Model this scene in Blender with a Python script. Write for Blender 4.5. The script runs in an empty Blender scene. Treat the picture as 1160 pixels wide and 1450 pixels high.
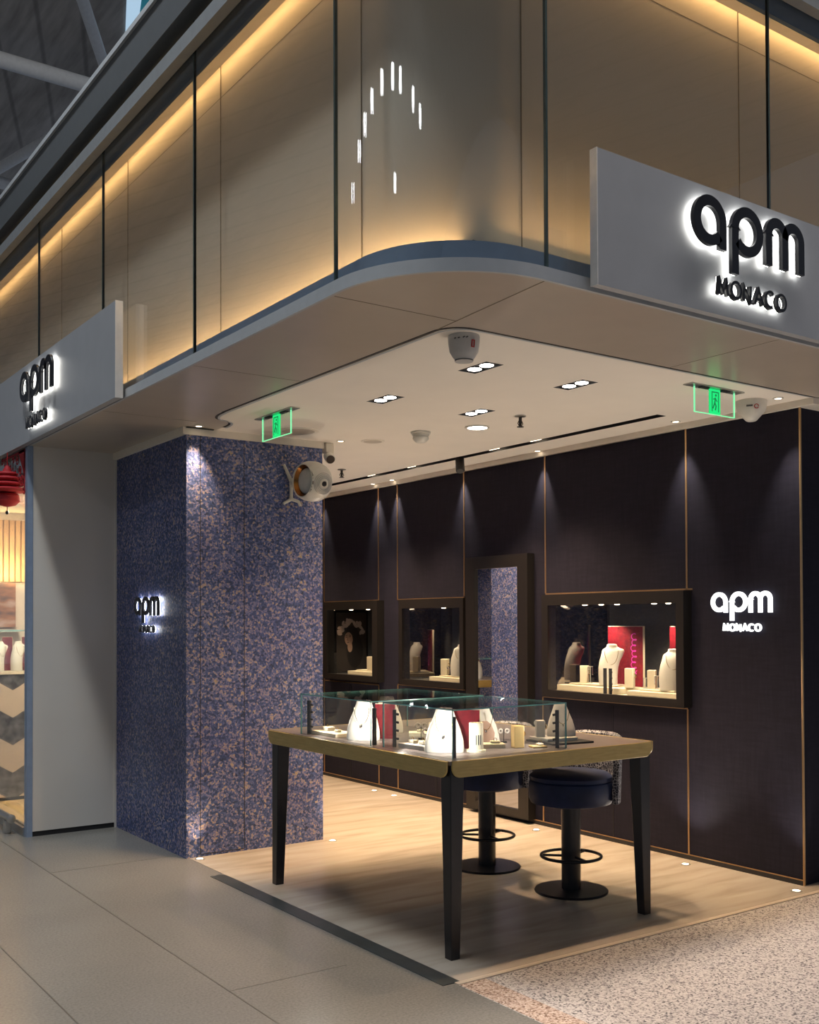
import bpy, bmesh, math, random
from mathutils import Vector, Matrix

random.seed(7)
SC = bpy.context.scene
COL = SC.collection
PI = math.pi

# ---------------------------------------------------------------- camera
TH, PITCH, ROLL = math.radians(35.1), math.radians(0.95), math.radians(0.2)
F_PX = 1485.0
f0 = Vector((math.sin(TH), math.cos(TH), 0)); r0 = Vector((math.cos(TH), -math.sin(TH), 0)); zz = Vector((0, 0, 1))
fwd = math.cos(PITCH) * f0 + math.sin(PITCH) * zz
u0 = math.cos(PITCH) * zz - math.sin(PITCH) * f0
rgt = math.cos(ROLL) * r0 - math.sin(ROLL) * u0
upv = math.cos(ROLL) * u0 + math.sin(ROLL) * r0
cam_d = bpy.data.cameras.new('camera'); cam = bpy.data.objects.new('camera', cam_d); COL.objects.link(cam)
cam_d.sensor_fit = 'VERTICAL'; cam_d.sensor_height = 24.0; cam_d.lens = 24.0 * F_PX / 1450.0
cam_d.shift_y = 130.0 / 1450.0; cam_d.clip_start = 0.05; cam_d.clip_end = 300
cam.matrix_world = Matrix(((rgt.x, upv.x, -fwd.x, 0), (rgt.y, upv.y, -fwd.y, 0), (rgt.z, upv.z, -fwd.z, 1.5), (0, 0, 0, 1)))
SC.camera = cam

# ---------------------------------------------------------------- world, exposure, large lights
world = bpy.data.worlds.new('hall_daylight'); SC.world = world; world.use_nodes = True
bg = world.node_tree.nodes['Background']
bg.inputs[0].default_value = (0.62, 0.72, 0.88, 1); bg.inputs[1].default_value = 0.19
SC.view_settings.view_transform = 'Standard'; SC.view_settings.look = 'None'
SC.view_settings.exposure = 0.0; SC.view_settings.gamma = 1.0; SC.view_settings.use_curve_mapping = False
SC.cycles.use_denoising = True
SC.cycles.max_bounces = 10; SC.cycles.diffuse_bounces = 4; SC.cycles.glossy_bounces = 5
SC.cycles.transmission_bounces = 8; SC.cycles.transparent_max_bounces = 24
SC.cycles.sample_clamp_indirect = 4.0; SC.cycles.caustics_reflective = False; SC.cycles.caustics_refractive = False
SC.cycles.blur_glossy = 0.5


def lamp(name, kind, loc, power, color=(1, 1, 1), target=None, size=0.1, angle=60, blend=0.4):
    d = bpy.data.lights.new(name, kind); d.energy = power; d.color = color
    if kind == 'AREA':
        d.shape = 'RECTANGLE'
        d.size, d.size_y = size if isinstance(size, tuple) else (size, size)
    elif kind == 'SPOT':
        d.spot_size = math.radians(angle); d.spot_blend = blend; d.shadow_soft_size = size
    else:
        d.shadow_soft_size = size
    o = bpy.data.objects.new(name, d); COL.objects.link(o); o.location = loc
    if target is not None:
        o.rotation_euler = (Vector(target) - Vector(loc)).to_track_quat('-Z', 'Y').to_euler()
    return o


WARM = (1.0, 0.68, 0.40); SOFTW = (1.0, 0.86, 0.70); COOL = (0.82, 0.90, 1.0)
for lx, ly in ((0.35, 2.2), (0.35, 3.9), (0.35, 5.6), (0.35, 7.3)):  # added ambient fill above the left concourse, without a fitting
    lamp('hall_fill_left', 'AREA', (lx, ly, 9.2), 44, (0.58, 0.80, 1.0), (lx, ly, 0), (0.7, 1.6))
for lx, ly in ((2.4, 1.75), (4.1, 1.75), (5.8, 1.75), (7.5, 1.75)):  # added ambient fill above the granite side, without a fitting
    lamp('hall_fill_right', 'AREA', (lx, ly, 9.2), 150, (1.0, 0.93, 0.88), (lx, ly, 0), (1.6, 0.7))
lamp('hall_floodlight', 'AREA', (0.02, 4.2, 9.3), 300, (1.0, 0.96, 0.90), (2.3, 7.5, 1.2), 0.5)

# ---------------------------------------------------------------- mesh helpers


class MB:
    def __init__(s):
        s.v = []; s.f = []; s.m = []; s.sm = []

    def add(s, vs, fs, mi=0, smooth=False, xf=None):
        b = len(s.v)
        s.v += [tuple(xf @ Vector(p)) if xf is not None else tuple(p) for p in vs]
        for f in fs:
            s.f.append([b + i for i in f]); s.m.append(mi); s.sm.append(smooth)
        return s

    def box(s, x0, x1, y0, y1, z0, z1, mi=0, xf=None, rim=None, axis=None):
        vs = [(x, y, z) for z in (z0, z1) for y in (y0, y1) for x in (x0, x1)]
        fs = {'-z': (0, 2, 3, 1), '+z': (4, 5, 7, 6), '-y': (0, 1, 5, 4), '+y': (2, 6, 7, 3), '-x': (0, 4, 6, 2), '+x': (1, 3, 7, 5)}
        for k, f in fs.items():
            m = mi if rim is None or k[1] == axis else rim
            s.add(vs, [f], m, False, xf)
        return s

    def prism(s, poly, z0, z1, mi=0, xf=None, smooth=False):
        n = len(poly)
        vs = [(x, y, z0) for x, y in poly] + [(x, y, z1) for x, y in poly]
        s.add(vs, [tuple(range(n - 1, -1, -1)), tuple(range(n, 2 * n))], mi, False, xf)
        s.add(vs, [(i, (i + 1) % n, n + (i + 1) % n, n + i) for i in range(n)], mi, smooth, xf)
        return s

    def lathe(s, prof, n=24, mi=0, xf=None, sx=1.0, sy=1.0, smooth=True):
        vs = []; fs = []
        for r, z in prof:
            for k in range(n):
                a = 2 * PI * k / n
                vs.append((r * math.cos(a) * sx, r * math.sin(a) * sy, z))
        m = len(prof)
        for i in range(m - 1):
            for k in range(n):
                k2 = (k + 1) % n
                fs.append((i * n + k, i * n + k2, (i + 1) * n + k2, (i + 1) * n + k))
        s.add(vs, fs, mi, smooth, xf)
        s.add(vs[:n], [tuple(range(n - 1, -1, -1))], mi, False, xf)
        s.add(vs[-n:], [tuple(range(n))], mi, False, xf)
        return s

    def tube(s, pts, r, n=10, mi=0, closed=False, smooth=True):
        P = [Vector(p) for p in pts]; m = len(P); vs = []; fs = []
        R = r if isinstance(r, (list, tuple)) else [r] * m
        ref = None
        for i in range(m):
            if closed: t = P[(i + 1) % m] - P[i - 1]
            else: t = P[min(i + 1, m - 1)] - P[max(i - 1, 0)]
            t.normalize()
            if ref is None: ref = Vector((0, 0, 1)) if abs(t.z) < 0.9 else Vector((1, 0, 0))
            a = (ref - t * ref.dot(t)).normalized(); b = t.cross(a); ref = a
            for k in range(n):
                q = 2 * PI * k / n
                vs.append(P[i] + (a * math.cos(q) + b * math.sin(q)) * R[i])
        for i in range(m if closed else m - 1):
            j = (i + 1) % m
            for k in range(n):
                k2 = (k + 1) % n
                fs.append((i * n + k, i * n + k2, j * n + k2, j * n + k))
        s.add(vs, fs, mi, smooth)
        if not closed:
            s.add(vs[:n], [tuple(range(n - 1, -1, -1))], mi); s.add(vs[-n:], [tuple(range(n))], mi)
        return s

    def loft(s, secs, n=24, mi=0, xf=None, power=2.0):
        """stacked super-ellipse sections (z, half width x, half depth y, centre x, centre y)"""
        vs = []; fs = []
        for z, a, b, cx, cy in secs:
            for k in range(n):
                q = 2 * PI * k / n; c, d = math.cos(q), math.sin(q)
                vs.append((cx + a * math.copysign(abs(c) ** (2 / power), c), cy + b * math.copysign(abs(d) ** (2 / power), d), z))
        for i in range(len(secs) - 1):
            for k in range(n):
                k2 = (k + 1) % n
                fs.append((i * n + k, i * n + k2, (i + 1) * n + k2, (i + 1) * n + k))
        s.add(vs, fs, mi, True, xf)
        s.add(vs[:n], [tuple(range(n - 1, -1, -1))], mi, False, xf); s.add(vs[-n:], [tuple(range(n))], mi, False, xf)
        return s

    def stroke(s, pts, w, place, d0, d1, closed=False, mi=0, mi_back=None):
        """a flat pen stroke of width w along 2-D pts, extruded from depth d0 (front) to d1 (back)"""
        P = [Vector((p[0], p[1])) for p in pts]; m = len(P); L = []; R = []
        for i in range(m):
            a = P[i - 1] if (closed or i > 0) else None
            c = P[(i + 1) % m] if (closed or i < m - 1) else None
            t1 = (P[i] - a).normalized() if a is not None else None
            t2 = (c - P[i]).normalized() if c is not None else None
            t1 = t1 or t2; t2 = t2 or t1
            n1 = Vector((-t1.y, t1.x)); n2 = Vector((-t2.y, t2.x)); nn = (n1 + n2).normalized()
            k = min(1.6, 1.0 / max(0.3, nn.dot(n1)))
            L.append(P[i] + nn * w / 2 * k); R.append(P[i] - nn * w / 2 * k)
        vs = []
        for i in range(m):
            vs += [place(L[i].x, L[i].y, d0), place(R[i].x, R[i].y, d0), place(L[i].x, L[i].y, d1), place(R[i].x, R[i].y, d1)]
        fr = []; bk = []
        for i in range(m if closed else m - 1):
            a, b = 4 * i, 4 * ((i + 1) % m)
            fr += [(a, b, b + 1, a + 1), (a, a + 2, b + 2, b), (a + 1, b + 1, b + 3, a + 3)]
            bk += [(a + 2, a + 3, b + 3, b + 2)]
        if not closed:
            fr += [(0, 1, 3, 2), (4 * m - 4, 4 * m - 2, 4 * m - 1, 4 * m - 3)]
        s.add(vs, fr, mi); s.add(vs, bk, mi if mi_back is None else mi_back)
        return s

    def build(s, name, mats, parent=None, loc=None, bevel=0, fix=True):
        me = bpy.data.meshes.new(name); me.from_pydata(s.v, [], s.f)
        for m in (mats if isinstance(mats, (list, tuple)) else [mats]): me.materials.append(m)
        for p, mi, sm in zip(me.polygons, s.m, s.sm): p.material_index = mi; p.use_smooth = sm
        bm = bmesh.new(); bm.from_mesh(me)
        bmesh.ops.remove_doubles(bm, verts=bm.verts, dist=1e-5)
        if fix: bmesh.ops.recalc_face_normals(bm, faces=bm.faces)
        bm.to_mesh(me); bm.free(); me.set_sharp_from_angle(angle=math.radians(38)); me.update()
        o = bpy.data.objects.new(name, me); COL.objects.link(o)
        if parent is not None: o.parent = parent
        if loc is not None: o.location = loc
        if bevel:
            b = o.modifiers.new('bevel', 'BEVEL'); b.width = bevel; b.segments = 2; b.limit_method = 'ANGLE'; b.angle_limit = math.radians(40)
        return o


def tag(o, label, cat, group=None, kind=None):
    o['label'] = label; o['category'] = cat
    if group: o['group'] = group
    if kind: o['kind'] = kind
    return o


def thing(name, label, cat, loc=(0, 0, 0), rotz=0, group=None):
    o = bpy.data.objects.new(name, None); COL.objects.link(o); o.location = loc; o.rotation_euler = (0, 0, rotz)
    o.empty_display_size = 0.05
    return tag(o, label, cat, group)


def struct(o, label=None):
    o['kind'] = 'structure'
    if label: o['label'] = label
    return o


def dup(root, loc, label, rotz=None, scale=None, group=None):
    def cp(o, par):
        c = o.copy(); COL.objects.link(c)
        if par is not None: c.parent = par
        for k in list(o.children): cp(k, c)
        return c
    r = cp(root, None); r.location = loc; r['label'] = label
    if rotz is not None: r.rotation_euler = (0, 0, rotz)
    if scale is not None: r.scale = scale if isinstance(scale, tuple) else (scale,) * 3
    if group: r['group'] = group
    return r


def T(x, y, z): return Matrix.Translation((x, y, z))


def aim(loc, direction):
    """matrix that turns local +Z into direction and puts the origin at loc"""
    return T(*loc) @ Vector(direction).to_track_quat('Z', 'Y').to_matrix().to_4x4()


# ---------------------------------------------------------------- materials


def nodes(name):
    m = bpy.data.materials.new(name); m.use_nodes = True
    nt = m.node_tree
    return m, nt, nt.nodes['Principled BSDF'], nt.nodes.new, nt.links.new


def texco(nt, scale=(1, 1, 1), rot=(0, 0, 0)):
    tc = nt.nodes.new('ShaderNodeTexCoord'); mp = nt.nodes.new('ShaderNodeMapping')
    mp.inputs['Scale'].default_value = scale; mp.inputs['Rotation'].default_value = rot
    nt.links.new(tc.outputs['Object'], mp.inputs[0]); return mp.outputs[0]


def ramp(nt, fac, stops, interp='LINEAR'):
    r = nt.nodes.new('ShaderNodeValToRGB'); r.color_ramp.interpolation = interp
    while len(r.color_ramp.elements) < len(stops): r.color_ramp.elements.new(0.5)
    for e, (p, c) in zip(r.color_ramp.elements, stops): e.position = p; e.color = (*c, 1)
    nt.links.new(fac, r.inputs[0]); return r.outputs[0]


def mat(name, c, rough=0.5, metal=0.0, spec=0.5, var=0.06, scale=20, coat=0.0, bump=0.0, emit=None, estr=0.0):
    m, nt, b, N, Lk = nodes(name)
    nz = N('ShaderNodeTexNoise'); nz.inputs['Scale'].default_value = scale; nz.inputs['Detail'].default_value = 4
    Lk(texco(nt), nz.inputs['Vector'])
    lo = tuple(max(0, x * (1 - var)) for x in c); hi = tuple(min(1, x * (1 + var)) for x in c)
    Lk(ramp(nt, nz.outputs[0], [(0.3, lo), (0.7, hi)]), b.inputs['Base Color'])
    b.inputs['Roughness'].default_value = rough; b.inputs['Metallic'].default_value = metal
    b.inputs['Specular IOR Level'].default_value = spec; b.inputs['Coat Weight'].default_value = coat
    b.inputs['Coat Roughness'].default_value = 0.1
    if bump:
        bp = N('ShaderNodeBump'); bp.inputs['Strength'].default_value = bump; bp.inputs['Distance'].default_value = 0.002
        Lk(nz.outputs[0], bp.inputs['Height']); Lk(bp.outputs[0], b.inputs['Normal'])
    if emit is not None:
        b.inputs['Emission Color'].default_value = (*emit, 1); b.inputs['Emission Strength'].default_value = estr
    return m


def emitter(name, c, strength):
    m = bpy.data.materials.new(name); m.use_nodes = True; nt = m.node_tree; nt.nodes.clear()
    e = nt.nodes.new('ShaderNodeEmission'); o = nt.nodes.new('ShaderNodeOutputMaterial')
    e.inputs[0].default_value = (*c, 1); e.inputs[1].default_value = strength
    nt.links.new(e.outputs[0], o.inputs[0]); return m


def glass(name, tint=(0.96, 0.98, 0.98), ior=1.5, gain=1.0, haze=0.0):
    m = bpy.data.materials.new(name); m.use_nodes = True; nt = m.node_tree; nt.nodes.clear()
    N = nt.nodes.new; Lk = nt.links.new
    tr = N('ShaderNodeBsdfTransparent'); tr.inputs[0].default_value = (*tint, 1)
    gl = N('ShaderNodeBsdfGlossy'); gl.inputs['Roughness'].default_value = haze; gl.inputs[0].default_value = (1, 1, 1, 1)
    lw = N('ShaderNodeLayerWeight'); lw.inputs[0].default_value = 0.5
    pw = N('ShaderNodeMath'); pw.operation = 'POWER'; pw.inputs[1].default_value = 5.0
    mu = N('ShaderNodeMath'); mu.operation = 'MULTIPLY_ADD'; mu.use_clamp = True; mu.inputs[1].default_value = 0.95 * gain; mu.inputs[2].default_value = 0.04 * gain
    mx = N('ShaderNodeMixShader'); o = N('ShaderNodeOutputMaterial')
    Lk(lw.outputs['Facing'], pw.inputs[0]); Lk(pw.outputs[0], mu.inputs[0])
    Lk(mu.outputs[0], mx.inputs[0]); Lk(tr.outputs[0], mx.inputs[1]); Lk(gl.outputs[0], mx.inputs[2])
    Lk(mx.outputs[0], o.inputs[0]); return m


def mat_travertine():
    m, nt, b, N, Lk = nodes('travertine_floor')
    v = texco(nt, (1.0, 6.0, 1), (0, 0, math.radians(-12)))
    n1 = N('ShaderNodeTexNoise'); n1.inputs['Scale'].default_value = 1.6; n1.inputs['Detail'].default_value = 8; n1.inputs['Distortion'].default_value = 0.5
    Lk(v, n1.inputs['Vector'])
    Lk(ramp(nt, n1.outputs[0], [(0.3, (0.40, 0.34, 0.28)), (0.5, (0.50, 0.44, 0.365)), (0.72, (0.57, 0.51, 0.44))]), b.inputs['Base Color'])
    b.inputs['Roughness'].default_value = 0.22; b.inputs['Specular IOR Level'].default_value = 0.45
    return m


def mat_terrazzo():
    m, nt, b, N, Lk = nodes('terrazzo_floor')
    v = texco(nt)
    n1 = N('ShaderNodeTexNoise'); n1.inputs['Scale'].default_value = 0.9; n1.inputs['Detail'].default_value = 6
    n2 = N('ShaderNodeTexNoise'); n2.inputs['Scale'].default_value = 90; n2.inputs['Detail'].default_value = 3
    vo = N('ShaderNodeTexVoronoi'); vo.inputs['Scale'].default_value = 45
    for q in (n1, n2, vo): Lk(v, q.inputs['Vector'])
    c1 = ramp(nt, n1.outputs[0], [(0.3, (0.205, 0.20, 0.185)), (0.7, (0.255, 0.248, 0.228))])
    c2 = ramp(nt, n2.outputs[0], [(0.35, (0.86, 0.85, 0.84)), (0.65, (1.08, 1.07, 1.05))])
    c3 = ramp(nt, vo.outputs[0], [(0.06, (0.55, 0.5, 0.45)), (0.12, (1, 1, 1))])
    a = N('ShaderNodeMix'); a.data_type = 'RGBA'; a.blend_type = 'MULTIPLY'; a.inputs[0].default_value = 1
    d = N('ShaderNodeMix'); d.data_type = 'RGBA'; d.blend_type = 'MULTIPLY'; d.inputs[0].default_value = 0.6
    Lk(c1, a.inputs[6]); Lk(c2, a.inputs[7]); Lk(a.outputs[2], d.inputs[6]); Lk(c3, d.inputs[7])
    Lk(d.outputs[2], b.inputs['Base Color'])
    b.inputs['Roughness'].default_value = 0.24; b.inputs['Specular IOR Level'].default_value = 0.5
    return m


def mat_granite(name='granite_floor', stops=None):
    m, nt, b, N, Lk = nodes(name)
    v = texco(nt)
    vo = N('ShaderNodeTexVoronoi'); vo.inputs['Scale'].default_value = 130
    n2 = N('ShaderNodeTexNoise'); n2.inputs['Scale'].default_value = 75; n2.inputs['Detail'].default_value = 5
    Lk(v, vo.inputs['Vector']); Lk(v, n2.inputs['Vector'])
    sp = N('ShaderNodeSeparateColor'); Lk(vo.outputs['Color'], sp.inputs[0])
    mx = N('ShaderNodeMath'); mx.operation = 'MULTIPLY_ADD'; mx.inputs[1].default_value = 0.55
    mm = N('ShaderNodeMath'); mm.operation = 'MULTIPLY'; mm.inputs[1].default_value = 0.5
    Lk(n2.outputs[0], mm.inputs[0]); Lk(sp.outputs[0], mx.inputs[0]); Lk(mm.outputs[0], mx.inputs[2])
    stops = stops or [(0.22, (0.10, 0.095, 0.10)), (0.36, (0.36, 0.33, 0.33)), (0.55, (0.58, 0.54, 0.52)), (0.75, (0.66, 0.62, 0.60))]
    Lk(ramp(nt, mx.outputs[0], stops), b.inputs['Base Color'])
    b.inputs['Roughness'].default_value = 0.25
    return m


def mat_wallpaper():
    m, nt, b, N, Lk = nodes('mottled_wallpaper')
    v = texco(nt)
    vo = N('ShaderNodeTexVoronoi'); vo.inputs['Scale'].default_value = 75
    n1 = N('ShaderNodeTexNoise'); n1.inputs['Scale'].default_value = 34; n1.inputs['Detail'].default_value = 6; n1.inputs['Roughness'].default_value = 0.7; n1.inputs['Distortion'].default_value = 1.6
    n2 = N('ShaderNodeTexNoise'); n2.inputs['Scale'].default_value = 2.2; n2.inputs['Detail'].default_value = 4
    for q in (vo, n1, n2): Lk(v, q.inputs['Vector'])
    sp = N('ShaderNodeSeparateColor'); Lk(vo.outputs['Color'], sp.inputs[0])
    ad = N('ShaderNodeMath'); ad.operation = 'MULTIPLY_ADD'; ad.inputs[1].default_value = 0.30
    Lk(sp.outputs[0], ad.inputs[0])
    sc = N('ShaderNodeMath'); sc.operation = 'MULTIPLY_ADD'; sc.inputs[1].default_value = 0.85; sc.inputs[2].default_value = -0.1
    Lk(n1.outputs[0], sc.inputs[0]); Lk(sc.outputs[0], ad.inputs[2])
    col = ramp(nt, ad.outputs[0], [(0.22, (0.016, 0.024, 0.055)), (0.37, (0.028, 0.058, 0.16)), (0.50, (0.075, 0.115, 0.30)), (0.59, (0.24, 0.22, 0.34)), (0.68, (0.46, 0.36, 0.22)), (0.78, (0.10, 0.085, 0.09))])
    big = ramp(nt, n2.outputs[0], [(0.3, (0.75, 0.75, 0.85)), (0.7, (1.15, 1.15, 1.1))])
    mxx = N('ShaderNodeMix'); mxx.data_type = 'RGBA'; mxx.blend_type = 'MULTIPLY'; mxx.inputs[0].default_value = 1
    Lk(col, mxx.inputs[6]); Lk(big, mxx.inputs[7]); Lk(mxx.outputs[2], b.inputs['Base Color'])
    b.inputs['Roughness'].default_value = 0.45
    bp = N('ShaderNodeBump'); bp.inputs['Strength'].default_value = 0.25; bp.inputs['Distance'].default_value = 0.003
    Lk(n1.outputs[0], bp.inputs['Height']); Lk(bp.outputs[0], b.inputs['Normal'])
    return m


def mat_fabric(name, c, c2):
    m, nt, b, N, Lk = nodes(name)
    w = N('ShaderNodeTexNoise'); w.inputs['Scale'].default_value = 60; w.inputs['Detail'].default_value = 6
    Lk(texco(nt, (1, 1, 0.12)), w.inputs['Vector'])
    w2 = N('ShaderNodeTexNoise'); w2.inputs['Scale'].default_value = 60; w2.inputs['Detail'].default_value = 6
    Lk(texco(nt, (0.2, 0.12, 1)), w2.inputs['Vector'])
    ad = N('ShaderNodeMath'); ad.operation = 'MULTIPLY'; Lk(w.outputs[0], ad.inputs[0]); Lk(w2.outputs[0], ad.inputs[1])
    Lk(ramp(nt, ad.outputs[0], [(0.15, c), (0.38, c2)]), b.inputs['Base Color'])
    b.inputs['Roughness'].default_value = 0.75; b.inputs['Specular IOR Level'].default_value = 0.25
    return m


def mat_wood(name, c1, c2, rough=0.4, scale=(1, 14, 14)):
    m, nt, b, N, Lk = nodes(name)
    w = N('ShaderNodeTexNoise'); w.inputs['Scale'].default_value = 6; w.inputs['Detail'].default_value = 7; w.inputs['Distortion'].default_value = 0.3
    Lk(texco(nt, scale), w.inputs['Vector'])
    Lk(ramp(nt, w.outputs[0], [(0.3, c1), (0.7, c2)]), b.inputs['Base Color']); b.inputs['Roughness'].default_value = rough
    return m


def mat_chevron():
    m, nt, b, N, Lk = nodes('chevron_marble')
    tc = N('ShaderNodeTexCoord'); sp = N('ShaderNodeSeparateXYZ'); Lk(tc.outputs['Object'], sp.inputs[0])

    def mth(op, a, k=None, c=None):
        q = N('ShaderNodeMath'); q.operation = op
        for i, x in enumerate((a, k, c)):
            if x is None: continue
            if isinstance(x, (int, float)): q.inputs[i].default_value = x
            else: Lk(x, q.inputs[i])
        return q.outputs[0]
    xx = mth('ABSOLUTE', mth('SUBTRACT', mth('FRACT', mth('DIVIDE', mth('ADD', sp.outputs[0], 0.0), 0.30)), 0.5))
    h = mth('ADD', mth('DIVIDE', sp.outputs[2], 0.46), mth('MULTIPLY', xx, -0.40))
    st = mth('GREATER_THAN', mth('FRACT', h), 0.5)
    nz = N('ShaderNodeTexNoise'); nz.inputs['Scale'].default_value = 14; nz.inputs['Detail'].default_value = 8; Lk(tc.outputs['Object'], nz.inputs['Vector'])
    dk = ramp(nt, nz.outputs[0], [(0.35, (0.045, 0.048, 0.055)), (0.7, (0.20, 0.20, 0.21))])
    mx = N('ShaderNodeMix'); mx.data_type = 'RGBA'; mx.inputs[7].default_value = (0.72, 0.60, 0.48, 1)
    Lk(st, mx.inputs[0]); Lk(dk, mx.inputs[6]); Lk(mx.outputs[2], b.inputs['Base Color']); b.inputs['Roughness'].default_value = 0.25
    return m


def mat_leopard():
    m, nt, b, N, Lk = nodes('patterned_weave')
    vo = N('ShaderNodeTexVoronoi'); vo.inputs['Scale'].default_value = 62; vo.feature = 'DISTANCE_TO_EDGE'
    nz = N('ShaderNodeTexNoise'); nz.inputs['Scale'].default_value = 40
    v = texco(nt); Lk(v, vo.inputs['Vector']); Lk(v, nz.inputs['Vector'])
    ad = N('ShaderNodeMath'); ad.operation = 'MULTIPLY_ADD'; ad.inputs[1].default_value = 0.3; ad.inputs[2].default_value = -0.1
    Lk(nz.outputs[0], ad.inputs[0]); a2 = N('ShaderNodeMath'); a2.operation = 'ADD'; Lk(vo.outputs[0], a2.inputs[0]); Lk(ad.outputs[0], a2.inputs[1])
    Lk(ramp(nt, a2.outputs[0], [(0.06, (0.34, 0.35, 0.40)), (0.16, (0.012, 0.016, 0.035))]), b.inputs['Base Color']); b.inputs['Roughness'].default_value = 0.6
    return m


def mat_planks():
    m, nt, b, N, Lk = nodes('roof_planks')
    br = N('ShaderNodeTexWave'); br.inputs['Scale'].default_value = 0.55; br.bands_direction = 'X'; br.inputs['Distortion'].default_value = 0
    Lk(texco(nt, (1, 1, 1), (0, 0, math.radians(20))), br.inputs['Vector'])
    nz = N('ShaderNodeTexNoise'); nz.inputs['Scale'].default_value = 3; nz.inputs['Detail'].default_value = 6; Lk(texco(nt, (3, 0.4, 1)), nz.inputs['Vector'])
    l = ramp(nt, br.outputs[0], [(0.0, (0.6, 0.6, 0.6)), (0.05, (1, 1, 1))])
    c = ramp(nt, nz.outputs[0], [(0.3, (0.30, 0.27, 0.25)), (0.7, (0.50, 0.46, 0.43))])
    mx = N('ShaderNodeMix'); mx.data_type = 'RGBA'; mx.blend_type = 'MULTIPLY'; mx.inputs[0].default_value = 1
    Lk(l, mx.inputs[6]); Lk(c, mx.inputs[7]); Lk(mx.outputs[2], b.inputs['Base Color']); b.inputs['Roughness'].default_value = 0.6
    return m


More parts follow.
